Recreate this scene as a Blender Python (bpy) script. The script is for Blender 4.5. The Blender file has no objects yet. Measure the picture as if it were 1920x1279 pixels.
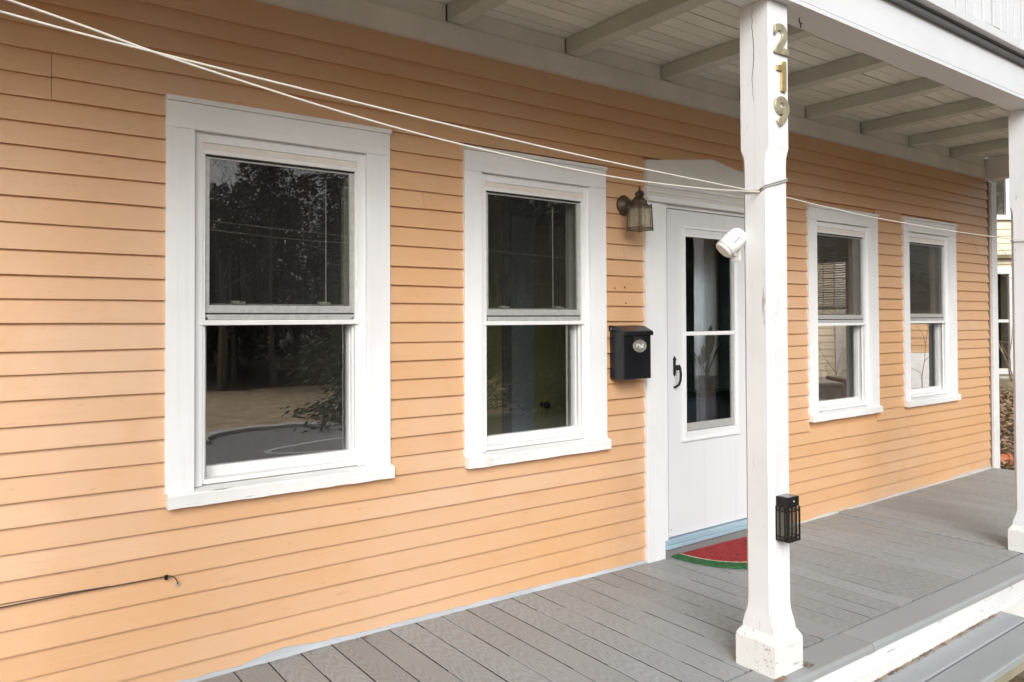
import bpy, math, random
from mathutils import Vector, Matrix
random.seed(7)
sc = bpy.context.scene
COL = sc.collection
rad = math.radians

# ------------------------------------------------------------------ camera
CAM = Vector((0.0, -3.2, 1.46))
YAW, PITCH, ROLL = 0.640677, 0.0158386, -0.00406487
F_PX, CY = 1427.618, 574.119
fw = Vector((math.sin(YAW)*math.cos(PITCH), math.cos(YAW)*math.cos(PITCH), math.sin(PITCH)))
rt = Vector((math.cos(YAW), -math.sin(YAW), 0)); up = rt.cross(fw)
r2 = rt*math.cos(ROLL) + up*math.sin(ROLL); u2 = up*math.cos(ROLL) - rt*math.sin(ROLL)
cd = bpy.data.cameras.new('camera'); cam = bpy.data.objects.new('camera', cd); COL.objects.link(cam)
M = Matrix(((r2.x, u2.x, -fw.x, CAM.x), (r2.y, u2.y, -fw.y, CAM.y), (r2.z, u2.z, -fw.z, CAM.z), (0, 0, 0, 1)))
cam.matrix_world = M
cd.sensor_width = 36; cd.lens = 36*F_PX/1920
cd.shift_y = (CY-639.5)/1920
cd.clip_start = 0.05; cd.clip_end = 500
sc.camera = cam

# ------------------------------------------------------------------ sky, sun, exposure
SUN_EL, SUN_AZ = rad(30), rad(213)      # azimuth clockwise from +Y
w = bpy.data.worlds.new('World'); sc.world = w; w.use_nodes = True
nt = w.node_tree; nt.nodes.clear()
sky = nt.nodes.new('ShaderNodeTexSky'); sky.sky_type = 'NISHITA'; sky.sun_disc = False
sky.sun_elevation = SUN_EL; sky.sun_rotation = SUN_AZ; sky.air_density = 1.2; sky.dust_density = 4.0
hs = nt.nodes.new('ShaderNodeHueSaturation'); hs.inputs['Saturation'].default_value = 0.20
bg = nt.nodes.new('ShaderNodeBackground'); bg.inputs['Strength'].default_value = 0.10
wo = nt.nodes.new('ShaderNodeOutputWorld')
nt.links.new(sky.outputs[0], hs.inputs['Color']); nt.links.new(hs.outputs[0], bg.inputs[0]); nt.links.new(bg.outputs[0], wo.inputs[0])
sd = bpy.data.lights.new('sun', 'SUN'); sd.energy = 1.5; sd.angle = rad(36); sd.color = (0.985, 0.99, 1.0)
sun = bpy.data.objects.new('sun', sd); COL.objects.link(sun)
sdir = Vector((math.sin(SUN_AZ)*math.cos(SUN_EL), math.cos(SUN_AZ)*math.cos(SUN_EL), math.sin(SUN_EL)))
sun.rotation_euler = sdir.to_track_quat('Z', 'Y').to_euler(); sun.location = (-4, -8, 9)
sc.view_settings.view_transform = 'Standard'; sc.view_settings.look = 'None'
sc.view_settings.gamma = 1; sc.view_settings.use_curve_mapping = False
sc.view_settings.exposure = 0.67
sc.render.engine = 'CYCLES'
sc.cycles.max_bounces = 10; sc.cycles.diffuse_bounces = 6; sc.cycles.glossy_bounces = 5
sc.cycles.transparent_max_bounces = 24; sc.cycles.use_denoising = True
sc.cycles.caustics_reflective = False; sc.cycles.caustics_refractive = False

# ------------------------------------------------------------------ materials
def newmat(name):
    m = bpy.data.materials.new(name); m.use_nodes = True
    n = m.node_tree; n.nodes.clear()
    out = n.nodes.new('ShaderNodeOutputMaterial'); b = n.nodes.new('ShaderNodeBsdfPrincipled')
    n.links.new(b.outputs[0], out.inputs[0])
    return m, n, b, out

def pos_node(n, scale, rnd=True):
    g = n.nodes.new('ShaderNodeNewGeometry'); mp = n.nodes.new('ShaderNodeVectorMath'); mp.operation = 'MULTIPLY'
    mp.inputs[1].default_value = scale
    if rnd:
        oi = n.nodes.new('ShaderNodeObjectInfo'); mu = n.nodes.new('ShaderNodeMath'); mu.operation = 'MULTIPLY'; mu.inputs[1].default_value = 37.0
        n.links.new(oi.outputs['Random'], mu.inputs[0])
        ad = n.nodes.new('ShaderNodeVectorMath'); ad.operation = 'ADD'
        n.links.new(mu.outputs[0], ad.inputs[1]); n.links.new(mp.outputs[0], ad.inputs[0]); n.links.new(g.outputs['Position'], mp.inputs[0])
        return ad.outputs[0]
    n.links.new(g.outputs['Position'], mp.inputs[0])
    return mp.outputs[0]

def noise(n, vec, scale, detail=4, rough=.55, dist=0):
    t = n.nodes.new('ShaderNodeTexNoise'); t.inputs['Scale'].default_value = scale; t.inputs['Detail'].default_value = detail
    t.inputs['Roughness'].default_value = rough; t.inputs['Distortion'].default_value = dist
    n.links.new(vec, t.inputs['Vector']); return t.outputs['Fac']

def ramp(n, fac, a, b):
    r = n.nodes.new('ShaderNodeMapRange'); r.inputs['From Min'].default_value = a; r.inputs['From Max'].default_value = b
    r.interpolation_type = 'SMOOTHSTEP'; n.links.new(fac, r.inputs['Value']); return r.outputs['Result']

def mix(n, fac, c1, c2, mode='MIX'):
    x = n.nodes.new('ShaderNodeMix'); x.data_type = 'RGBA'; x.blend_type = mode
    for s, v in ((0, fac), (6, c1), (7, c2)):
        if hasattr(v, 'links'): n.links.new(v, x.inputs[s])
        else: x.inputs[s].default_value = v if s == 0 else (*v, 1)
    return x.outputs[2]

def mul(n, a, k):
    m = n.nodes.new('ShaderNodeMath'); m.operation = 'MULTIPLY'; n.links.new(a, m.inputs[0])
    if hasattr(k, 'links'): n.links.new(k, m.inputs[1])
    else: m.inputs[1].default_value = k
    return m.outputs[0]

def bump(n, b, h, strength, dist=.002):
    bn = n.nodes.new('ShaderNodeBump'); bn.inputs['Strength'].default_value = strength; bn.inputs['Distance'].default_value = dist
    n.links.new(h, bn.inputs['Height']); n.links.new(bn.outputs[0], b.inputs['Normal'])

def paint(name, col, rough=.5, var=.10, grain='x', gs=1.0, chips=None, chipcol=(.22, .19, .15), dirt=None, dirtcol=(.42, .38, .31), bs=.35, board=.0, spec=.4):
    m, n, b, out = newmat(name)
    long, wide = 1.6*gs, 55*gs
    sc_ = {'x': (long, wide, wide), 'y': (wide, long, wide), 'z': (wide, wide, long)}[grain]
    pg = pos_node(n, sc_); p = pos_node(n, (1, 1, 1))
    g = noise(n, pg, 1.0, 5, .6); big = noise(n, p, 2.2, 4, .6); fine = noise(n, p, 60, 3, .6)
    dark = tuple(c*(1-var*2) for c in col); light = tuple(min(1, c*(1+var*.9)) for c in col)
    c = mix(n, ramp(n, big, .25, .75), dark, light)
    c = mix(n, mul(n, ramp(n, g, .5, .8), .35), c, tuple(x*.78 for x in col))
    if board:
        oi = n.nodes.new('ShaderNodeObjectInfo')
        c = mix(n, mul(n, oi.outputs['Random'], board), c, tuple(x*.72 for x in col))
    if dirt:
        d = mul(n, ramp(n, noise(n, p, 5, 7, .7), 1-dirt, 1-dirt+.25), .7)
        c = mix(n, d, c, dirtcol)
    if chips:
        s2 = {'x': (4.5, 42, 42), 'y': (42, 4.5, 42), 'z': (42, 42, 4.5)}[grain]
        ch = ramp(n, noise(n, pos_node(n, s2), 1.0, 6, .68), chips, chips+.03)
        c = mix(n, ch, c, chipcol)
    n.links.new(c, b.inputs['Base Color'])
    b.inputs['Roughness'].default_value = rough; b.inputs['Specular IOR Level'].default_value = spec
    ad = n.nodes.new('ShaderNodeMath'); ad.operation = 'ADD'; n.links.new(g, ad.inputs[0]); n.links.new(mul(n, fine, .35), ad.inputs[1])
    bump(n, b, ad.outputs[0], bs, .0016)
    return m

def plain(name, col, rough=.5, metal=0, var=.15, sc_=30, bs=.15):
    m, n, b, out = newmat(name)
    p = pos_node(n, (1, 1, 1)); f = noise(n, p, sc_, 5, .6)
    c = mix(n, ramp(n, f, .3, .7), tuple(x*(1-var) for x in col), tuple(min(1, x*(1+var)) for x in col))
    n.links.new(c, b.inputs['Base Color']); b.inputs['Roughness'].default_value = rough; b.inputs['Metallic'].default_value = metal
    bump(n, b, f, bs, .001)
    return m

def glass(name, ior=2.5, tint=(.96, .97, .96), haze=0.0, hazecol=(.45, .45, .43)):
    m, n, b, out = newmat(name); n.nodes.remove(b)
    fr = n.nodes.new('ShaderNodeFresnel'); fr.inputs['IOR'].default_value = ior
    tr = n.nodes.new('ShaderNodeBsdfTransparent'); tr.inputs[0].default_value = (*tint, 1)
    gl = n.nodes.new('ShaderNodeBsdfGlossy'); gl.inputs['Roughness'].default_value = 0.004
    p = pos_node(n, (1, 1, 1)); bn = n.nodes.new('ShaderNodeBump'); bn.inputs['Strength'].default_value = .05; bn.inputs['Distance'].default_value = .01
    n.links.new(noise(n, p, 2.2, 2, .5), bn.inputs['Height']); n.links.new(bn.outputs[0], gl.inputs['Normal'])
    ge = n.nodes.new('ShaderNodeNewGeometry'); inv = n.nodes.new('ShaderNodeMath'); inv.operation = 'SUBTRACT'; inv.inputs[0].default_value = 1.0
    n.links.new(ge.outputs['Backfacing'], inv.inputs[1])
    mx = n.nodes.new('ShaderNodeMixShader'); n.links.new(mul(n, fr.outputs[0], inv.outputs[0]), mx.inputs[0]); n.links.new(tr.outputs[0], mx.inputs[1]); n.links.new(gl.outputs[0], mx.inputs[2])
    last = mx
    if haze:
        df = n.nodes.new('ShaderNodeBsdfDiffuse'); df.inputs[0].default_value = (*hazecol, 1)
        m2 = n.nodes.new('ShaderNodeMixShader')
        st = ramp(n, noise(n, pos_node(n, (90, 90, 3)), 1, 5, .7), .35, .8)
        ad = n.nodes.new('ShaderNodeMath'); ad.operation = 'MULTIPLY_ADD'; n.links.new(st, ad.inputs[0]); ad.inputs[1].default_value = haze; ad.inputs[2].default_value = haze*.5
        n.links.new(ad.outputs[0], m2.inputs[0]); n.links.new(mx.outputs[0], m2.inputs[1]); n.links.new(df.outputs[0], m2.inputs[2]); last = m2
    n.links.new(last.outputs[0], out.inputs[0])
    return m

def siding_mat():
    m, n, b, out = newmat('peach_clapboard_paint')
    p = pos_node(n, (1, 1, 1)); pw = pos_node(n, (1, 1, 1), False); pg = pos_node(n, (2.2, 60, 60))
    base, pale, dark = (.655, .376, .182), (.655, .425, .268), (.59, .308, .125)
    c = mix(n, ramp(n, noise(n, pw, .9, 3, .55), .3, .7), base, pale)
    c = mix(n, mul(n, ramp(n, noise(n, p, 3.5, 5, .65), .45, .85), .6), c, dark)
    oi = n.nodes.new('ShaderNodeObjectInfo'); c = mix(n, mul(n, oi.outputs['Random'], .35), c, dark)
    g = noise(n, pg, 1, 6, .62)
    c = mix(n, mul(n, ramp(n, g, .55, .85), .30), c, (.5, .27, .12))
    # grimy patches and small flecks of bare white primer
    c = mix(n, mul(n, ramp(n, noise(n, p, 7, 8, .75), .62, .85), .35), c, (.40, .27, .17))
    c = mix(n, ramp(n, noise(n, pos_node(n, (28, 60, 60)), 1, 5, .7), .715, .745), c, (.80, .70, .56))
    # thin cracks along the grain, thicker towards the bottom boards
    crk = ramp(n, noise(n, pos_node(n, (9, 90, 90)), 1, 7, .7, .6), .64, .68)
    c = mix(n, mul(n, crk, .65), c, (.36, .19, .09))
    n.links.new(c, b.inputs['Base Color']); b.inputs['Roughness'].default_value = .5; b.inputs['Specular IOR Level'].default_value = 1.2
    ad = n.nodes.new('ShaderNodeMath'); ad.operation = 'ADD'; n.links.new(g, ad.inputs[0]); n.links.new(noise(n, p, 35, 4, .65), ad.inputs[1])
    bump(n, b, ad.outputs[0], .55, .002)
    return m

def deck_mat(name='grey_deck_composite', GR=.36):
    m, n, b, out = newmat(name)
    p = pos_node(n, (1, 1, 1))
    tc = n.nodes.new('ShaderNodeTexCoord'); o1 = n.nodes.new('ShaderNodeObjectInfo')
    sp = n.nodes.new('ShaderNodeSeparateXYZ'); n.links.new(tc.outputs['Generated'], sp.inputs[0])
    def ma(a, b, c_):
        q = n.nodes.new('ShaderNodeMath'); q.operation = 'MULTIPLY_ADD'; q.inputs[1].default_value = b
        n.links.new(a, q.inputs[0])
        if hasattr(c_, 'links'): n.links.new(c_, q.inputs[2])
        else: q.inputs[2].default_value = c_
        return q.outputs[0]
    rx = ma(o1.outputs['Random'], 1.6, -2.6); ry = ma(o1.outputs['Random'], -7.3, .6)
    cb_ = n.nodes.new('ShaderNodeCombineXYZ'); n.links.new(ma(sp.outputs['X'], 3.6, rx), cb_.inputs[0]); n.links.new(ma(sp.outputs['Y'], 5.2, ry), cb_.inputs[1])
    wb = n.nodes.new('ShaderNodeTexNoise'); wb.inputs['Scale'].default_value = .9; n.links.new(cb_.outputs[0], wb.inputs['Vector'])
    vm = n.nodes.new('ShaderNodeVectorMath'); vm.operation = 'MULTIPLY_ADD'; vm.inputs[1].default_value = (1.1, 1.1, 0); n.links.new(wb.outputs['Color'], vm.inputs[0]); n.links.new(cb_.outputs[0], vm.inputs[2])
    pd = vm.outputs[0]
    ring = n.nodes.new('ShaderNodeTexWave'); ring.wave_type = 'RINGS'; ring.rings_direction = 'Z'
    ring.inputs['Scale'].default_value = 1.25; ring.inputs['Distortion'].default_value = 1.2; ring.inputs['Detail'].default_value = 3; ring.inputs['Detail Scale'].default_value = .6
    n.links.new(pd, ring.inputs['Vector'])
    g = ring.outputs['Fac']
    c = mix(n, ramp(n, noise(n, p, 1.6, 4, .6), .3, .7), (.325, .342, .352), (.368, .387, .398))
    oi = n.nodes.new('ShaderNodeObjectInfo'); c = mix(n, mul(n, oi.outputs['Random'], .5), c, (.265, .265, .255))
    c = mix(n, mul(n, g, GR), c, (.175, .172, .162))
    c = mix(n, mul(n, ramp(n, noise(n, p, 9, 8, .75), .55, .85), .5), c, (.20, .18, .14))
    c = mix(n, ramp(n, noise(n, p, 70, 4, .6), .73, .76), c, (.10, .08, .06))
    n.links.new(c, b.inputs['Base Color']); b.inputs['Roughness'].default_value = .55
    ad = n.nodes.new('ShaderNodeMath'); ad.operation = 'ADD'; n.links.new(mul(n, g, .5), ad.inputs[0]); n.links.new(noise(n, p, 120, 3, .6), ad.inputs[1])
    bump(n, b, ad.outputs[0], .35, .0012)
    return m

def ground_mat():
    m, n, b, out = newmat('ground_earth')
    p = pos_node(n, (1, 1, 1), False)
    c = mix(n, ramp(n, noise(n, p, .6, 6, .7), .35, .65), (.20, .145, .085), (.30, .225, .135))
    c = mix(n, ramp(n, noise(n, p, 14, 6, .7), .45, .75), c, (.14, .10, .06))
    n.links.new(c, b.inputs['Base Color']); b.inputs['Roughness'].default_value = .95
    bump(n, b, noise(n, p, 25, 6, .7), .8, .02)
    return m

MS = siding_mat()
MDECK = deck_mat()
MBORD = deck_mat('grey_deck_paint', .03)
MWHITE = paint('white_trim_paint', (.80, .805, .81), .5, .03, 'z', 1, chips=.76, dirt=.28, dirtcol=(.60, .57, .50), bs=.3)
MWHITEX = paint('white_trim_paint_across', (.80, .805, .81), .5, .03, 'x', 1, chips=.76, dirt=.28, dirtcol=(.60, .57, .50), bs=.3)
MWORN = paint('worn_white_paint', (.77, .77, .76), .6, .05, 'x', 1, chips=.655, chipcol=(.33, .30, .26), dirt=.42, dirtcol=(.50, .46, .37), bs=.5)
MVINYL = plain('white_vinyl', (.79, .79, .78), .4, 0, .04, 12, .05)
MCREAM = plain('cream_window_frame', (.74, .69, .63), .45, 0, .06, 14, .1)
MALU = plain('grey_aluminium', (.52, .52, .51), .42, .35, .10, 40, .15)
MDARK = plain('black_seal_and_shade', (.015, .015, .016), .6)
MPOST = paint('white_post_paint', (.74, .75, .765), .5, .035, 'z', 1, chips=.645, chipcol=(.42, .40, .36), dirt=.25, dirtcol=(.60, .57, .52), bs=.55)
MLEDGER = paint('weathered_white_beam', (.72, .715, .69), .6, .07, 'x', 1, chips=.71, chipcol=(.25, .22, .18), dirt=.36, dirtcol=(.42, .39, .33), bs=.6)
MBEAM = paint('white_beam_paint', (.67, .69, .71), .5, .03, 'x', 1, chips=.765, dirt=.22, dirtcol=(.6, .57, .53), bs=.35)
MCEIL = paint('porch_ceiling_paint', (.765, .78, .72), .6, .06, 'x', 1, chips=.74, chipcol=(.25, .23, .19), dirt=.30, bs=.4, board=.35)
MJOIST = paint('sage_joist_paint', (.54, .56, .50), .6, .08, 'y', 1, chips=.72, chipcol=(.24, .22, .19), dirt=.3, dirtcol=(.3, .29, .23), bs=.5)
MNOSE = paint('dark_grey_edge_paint', (.16, .165, .17), .45, .08, 'x', 1, chips=.72, chipcol=(.35, .35, .34), bs=.4)
MOLIVE = plain('olive_wall_paint', (.33, .32, .15), .6, 0, .05, 3, .05)
MNAVY = plain('navy_wall_paint', (.11, .15, .24), .6, 0, .08, 3, .05)
MROOM = plain('dim_room_paint', (.42, .40, .37), .7, 0, .06, 3, .05)
MBLUEG = plain('blue_grey_paint', (.33, .38, .42), .5, 0, .05, 6, .05)
MGLASS = glass('window_glass', 4.2)
MGLASSC = glass('clear_far_glass', 1.5, (.995, .995, .99))
MGLASSR = glass('right_window_glass', 1.6, (.985, .985, .98))
MGLASSD = glass('dusty_storm_glass', 2.8, (.72, .73, .70), .03)
MGLASSS = glass('screened_storm_glass', 1.6, (.70, .69, .66), .17, (.25, .215, .185))
MGLASSK = glass('door_glass', 1.9, (.92, .95, .97))
MBLACK = plain('black_metal', (.012, .014, .017), .32, .2, .35, 45, .2)
MBLUE = paint('light_blue_sill_paint', (.33, .45, .53), .5, .06, 'x', 1, chips=.70, chipcol=(.55, .55, .52), bs=.3)
MBRASS = plain('tarnished_brass', (.52, .47, .32), .36, .55, .25, 25, .2)
MBRASS1 = plain('polished_brass', (.72, .54, .24), .3, .7, .15, 25, .1)
MBRONZE = plain('aged_bronze', (.085, .06, .04), .5, .45, .35, 30, .4)
MPEWTER = plain('pewter_plate', (.55, .54, .46), .38, .7, .12, 60, .15)
MFROST = glass('lantern_glass', 1.25, (.90, .88, .80), .30, (.55, .52, .44))
MPLAST = plain('white_plastic', (.80, .79, .78), .35, 0, .04, 25, .05)
MROPE = plain('white_rope', (.58, .55, .49), .7, 0, .08, 200, .3)
MROPEG = plain('grey_wire_rope', (.40, .39, .36), .6, 0, .1, 200, .3)
MCOAX = plain('dark_brown_cable', (.07, .055, .045), .5, 0, .2, 60, .1)
MTERRA = plain('terracotta', (.46, .15, .07), .7, 0, .15, 20, .2)
MCURT = plain('white_curtain_cloth', (.82, .83, .83), .8, 0, .05, 20, .1)
MLEAFK = plain('dark_houseplant_leaf', (.03, .055, .03), .4, 0, .3, 30, .1)
MTRUNK = plain('grey_bark', (.16, .135, .115), .9, 0, .3, 20, .6)
MBRANCH = plain('pale_bare_twig', (.34, .26, .19), .8, 0, .2, 30, .3)
MNEED = plain('evergreen_needles', (.06, .076, .045), .7, 0, .45, 2, .0)
MNEEDD = plain('woodland_foliage', (.055, .06, .035), .8, 0, .5, 1, .0)
MCREAMS = paint('cream_clapboard_paint', (.80, .72, .56), .55, .04, 'x', 1, dirt=.22, bs=.2)
MORSH = paint('orange_shed_paint', (.66, .40, .22), .55, .05, 'x', 1, dirt=.25, bs=.2)
MCONC = plain('pale_concrete', (.62, .60, .57), .9, 0, .08, 8, .4)
MASPH = plain('asphalt', (.27, .255, .245), .9, 0, .2, 12, .5)
MLAWN = plain('dry_lawn', (.48, .35, .22), .95, 0, .3, 3, .5)
MGROUND = ground_mat()
MTIMB = plain('weathered_timber', (.28, .235, .15), .85, 0, .25, 10, .5)
MMOSS = paint('mossy_stringer_wood', (.32, .29, .20), .8, .15, 'x', 1, chips=.6, chipcol=(.20, .21, .08), bs=.6)
MBIN = plain('grey_bin_plastic', (.72, .73, .74), .5, 0, .1, 10, .1)
MBINB = plain('brown_bin_plastic', (.42, .34, .30), .5, 0, .1, 10, .1)
MROOF = plain('roof_shingle', (.12, .12, .125), .9, 0, .3, 15, .5)
MSLAT = plain('blind_slat_vinyl', (.36, .35, .32), .5, 0, .05, 20, .05)
MLINE = plain('road_paint', (.68, .67, .64), .8, 0, .1, 12, .2)

def fuzzy(name, col, speck, thr, dark=.5):
    m, n, b, out = newmat(name)
    p = pos_node(n, (1, 1, 1)); f = noise(n, p, 130, 4, .7)
    c = mix(n, ramp(n, f, .3, .75), tuple(x*dark for x in col), tuple(x*1.15 for x in col))
    c = mix(n, mul(n, ramp(n, noise(n, p, 14, 5, .7), .5, .75), .45), c, (col[0]*.75+.06, col[1]*.8+.05, col[2]*.7+.03))
    c = mix(n, ramp(n, noise(n, p, 38, 3, .6), thr, thr+.02), c, speck)
    n.links.new(c, b.inputs['Base Color']); b.inputs['Roughness'].default_value = .95
    bump(n, b, f, 1.0, .006)
    return m
MRED = fuzzy('red_mat_pile', (.42, .045, .05), (.05, .02, .02), .70)
MGREEN = fuzzy('green_mat_pile', (.045, .18, .06), (.3, .34, .26), .73, .35)
MMATW = fuzzy('cream_mat_pile', (.66, .58, .44), (.5, .4, .3), .8, .8)

def leafmat():
    m, n, b, out = newmat('dead_leaves')
    p = pos_node(n, (1, 1, 1), False); f = noise(n, p, 9, 2, .5)
    t = n.nodes.new('ShaderNodeTexWhiteNoise'); t.noise_dimensions = '3D'
    sn = n.nodes.new('ShaderNodeVectorMath'); sn.operation = 'SNAP'; sn.inputs[1].default_value = (.07, .07, .07); n.links.new(p, sn.inputs[0]); n.links.new(sn.outputs[0], t.inputs['Vector'])
    c = mix(n, t.outputs['Value'], (.16, .085, .045), (.46, .33, .21))
    n.links.new(c, b.inputs['Base Color']); b.inputs['Roughness'].default_value = .8
    return m
MDEAD = leafmat()

# ------------------------------------------------------------------ geometry helpers
class MB:
    def __init__(s): s.v = []; s.f = []; s.sm = []
    def box(s, x0, x1, y0, y1, z0, z1):
        b = len(s.v)
        s.v += [(x0, y0, z0), (x1, y0, z0), (x1, y1, z0), (x0, y1, z0), (x0, y0, z1), (x1, y0, z1), (x1, y1, z1), (x0, y1, z1)]
        s.f += [tuple(b+i for i in q) for q in ((3, 2, 1, 0), (4, 5, 6, 7), (0, 1, 5, 4), (1, 2, 6, 5), (2, 3, 7, 6), (3, 0, 4, 7))]
        return s
    def loops(s, L, cap=True, closed=True):
        b = len(s.v); n = len(L[0])
        for l in L: s.v += [tuple(p) for p in l]
        for i in range(len(L)-1):
            for j in range(n if closed else n-1):
                k = (j+1) % n
                s.f.append((b+i*n+j, b+i*n+k, b+(i+1)*n+k, b+(i+1)*n+j))
        if cap:
            s.f.append(tuple(b+j for j in reversed(range(n)))); s.f.append(tuple(b+(len(L)-1)*n+j for j in range(n)))
        return s
    def prism(s, pts, axis, a, b_):
        def mk(p, t): return {'y': (p[0], t, p[1]), 'x': (t, p[0], p[1]), 'z': (p[0], p[1], t)}[axis]
        if axis == 'y': a, b_ = b_, a
        return s.loops([[mk(p, a) for p in pts], [mk(p, b_) for p in pts]])
    def tube(s, pts, r, n=8, taper=None):
        pts = [Vector(p) for p in pts]; L = []; prev = None
        for i, p in enumerate(pts):
            t = (pts[min(i+1, len(pts)-1)]-pts[max(i-1, 0)]).normalized()
            a = prev if prev is not None else (Vector((0, 0, 1)) if abs(t.z) < .9 else Vector((1, 0, 0)))
            u = (a - t*a.dot(t)).normalized(); v = t.cross(u); prev = u
            rr = r if taper is None else r*(1-(1-taper)*i/max(1, len(pts)-1))
            L.append([p+(u*math.cos(2*math.pi*k/n)+v*math.sin(2*math.pi*k/n))*rr for k in range(n)])
        return s.loops(L)
    def lathe(s, prof, c=(0, 0, 0), n=16, axis='z'):
        L = []
        for r, h in prof:
            l = []
            for k in range(n):
                a = 2*math.pi*k/n; p = (r*math.cos(a), r*math.sin(a), h)
                if axis == 'y': p = (p[0], -p[2], p[1])
                if axis == 'x': p = (p[2], p[0], p[1])
                l.append((p[0]+c[0], p[1]+c[1], p[2]+c[2]))
            L.append(l)
        return s.loops(L)
    def build(s, name, mat, parent=None, bevel=0, smooth=False, loc=None):
        me = bpy.data.meshes.new(name); me.from_pydata(s.v, [], s.f); me.update()
        if smooth:
            for p in me.polygons: p.use_smooth = True
        me.materials.append(mat)
        return link(name, me, parent, bevel, loc)

def link(name, me, parent=None, bevel=0, loc=None):
    o = bpy.data.objects.new(name, me); COL.objects.link(o)
    if parent:
        o.parent = parent
    if loc: o.location = loc
    if bevel:
        b = o.modifiers.new('edge', 'BEVEL'); b.width = bevel; b.segments = 2; b.limit_method = 'ANGLE'
    return o

def empty(name, label, cat, loc=(0, 0, 0), group=None):
    o = bpy.data.objects.new(name, None); COL.objects.link(o); o.location = loc; o.empty_display_size = .1
    o['label'] = label; o['category'] = cat
    if group: o['group'] = group
    return o
def tag(o, label, cat=None, group=None, kind=None):
    o['label'] = label
    if cat: o['category'] = cat
    if group: o['group'] = group
    if kind: o['kind'] = kind
    return o
def structure(o, label=None):
    o['kind'] = 'structure'
    if label: o['label'] = label
    return o
def bx(name, mat, parent, x0, x1, y0, y1, z0, z1, bevel=0):
    return MB().box(x0, x1, y0, y1, z0, z1).build(name, mat, parent, bevel)
def lerp(a, b, t): return a+(b-a)*t

# deck surface height along the wall (the porch floor has settled)
DZ = [(-4, .03), (.8, .03), (1.43, .03), (2.3, .018), (3.33, 0.0), (5.05, -.028), (8.1, -.024), (9, -.024)]
def deckz(x):
    for (a, za), (b, zb) in zip(DZ, DZ[1:]):
        if x <= b: return lerp(za, zb, max(0, (x-a)/(b-a)))
    return DZ[-1][1]

# ------------------------------------------------------------------ ground and setting
def gh(x, y):
    z = -.45 if y > -18 else -.45+min(3.0, (-18-y)*.10)
    d = (x-8.3)*.86+(y+.4)*.35
    if x > 8.2 and d > -.5 and y > -2.2:
        t = min(1, max(0, d/5.5)); z = lerp(-.10, .30, t)
        t2 = min(1, max(0, (y+2.2)/1.0)); z = lerp(-.45, z, t2*min(1, max(0, (x-8.2)/.3)))
    return z
mb = MB(); xs = [-120, -60, -30, -15, -8]+[-4+.5*i for i in range(50)]+[22, 25, 30, 40, 60, 120]
ys = [-140, -70, -45, -38, -33, -29, -26, -23, -20.5, -18, -12, -9, -6, -4]+[-3+.4*i for i in range(40)]+[14, 17, 22, 30, 50, 120]
for y in ys:
    for x in xs: mb.v.append((x, y, gh(x, y)))
nx = len(xs)
for j in range(len(ys)-1):
    for i in range(nx-1): mb.f.append((j*nx+i, j*nx+i+1, (j+1)*nx+i+1, (j+1)*nx+i))
structure(mb.build('ground', MGROUND), 'bare earth round the porch and yard')
KC = (4.39, -8.9)
def sheet(name, pts, z, mat, lab):
    m = MB(); m.v = [(p[0], p[1], z) for p in pts]; m.f = [tuple(range(len(pts)))]
    return structure(m.build(name, mat), lab)
arc = [(KC[0]+1.25*math.cos(a), KC[1]+1.25*math.sin(a)) for a in [math.pi*(.12+1.76*0)+(-math.pi)*t/24 for t in range(0, 25)]]
arc = [(KC[0]+1.25*math.cos(-math.pi*t/24), KC[1]+.15-1.1*math.sin(math.pi*t/24)) for t in range(25)]
road = [(-60, -5.2), (60, -5.2), (60, -8.75)]+arc+[(-60, -8.75)]
sheet('road', road[::-1], -.44, MASPH, 'grey asphalt road with a rounded turnout')
lawn = [(-60, -8.76)]+[(p[0], p[1]-.01) for p in arc[::-1]]+[(60, -8.76), (60, -17.6), (-60, -17.6)]
sheet('lawn', lawn[::-1], -.436, MLAWN, 'dry tan lawn beyond the road')
mb = MB()
for yy in (-17.55, -18, -20.5, -23, -26, -29, -33, -38, -45):
    for xx in (-60, 60): mb.v.append((xx, yy, gh(xx, yy)+.02))
for q in range(8): mb.f.append((2*q+1, 2*q, 2*q+2, 2*q+3))
structure(mb.build('woodland_floor', plain('leaf_floor', (.10, .07, .045), .95, 0, .4, 4, .6)), 'brown leafy floor under the trees beyond the lawn')
kp = [(-40, -8.76)]+arc[::-1]+[(40, -8.76)]
mb = MB()
for (a, b) in zip(kp, kp[1:]):
    d = Vector((b[0]-a[0], b[1]-a[1])); 
    if d.length < 1e-4: continue
    n_ = Vector((d.y, -d.x)).normalized()*.12
    mb.loops([[(a[0]-n_.x, a[1]-n_.y, -.45), (a[0]+n_.x, a[1]+n_.y, -.45), (a[0]+n_.x, a[1]+n_.y, -.39), (a[0]-n_.x, a[1]-n_.y, -.39)],
              [(b[0]-n_.x, b[1]-n_.y, -.45), (b[0]+n_.x, b[1]+n_.y, -.45), (b[0]+n_.x, b[1]+n_.y, -.39), (b[0]-n_.x, b[1]-n_.y, -.39)]])
structure(mb.build('kerb', MCONC), 'pale kerb curving round the turnout')
mb = MB(); P = []
for t in range(21):
    u = t/20; P.append((5.6-1.9*math.sin(math.pi*u), -8.2+1.5*u))
for (a, b) in zip(P, P[1:]):
    i = len(mb.v); d = Vector((b[0]-a[0], b[1]-a[1])).normalized(); n_ = Vector((-d.y, d.x))*.045
    mb.v += [(a[0]-n_.x, a[1]-n_.y, -.436), (a[0]+n_.x, a[1]+n_.y, -.436), (b[0]+n_.x, b[1]+n_.y, -.436), (b[0]-n_.x, b[1]-n_.y, -.436)]; mb.f.append((i, i+1, i+2, i+3))
structure(mb.build('road_marking', MLINE), 'white curved line painted on the road')

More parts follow.
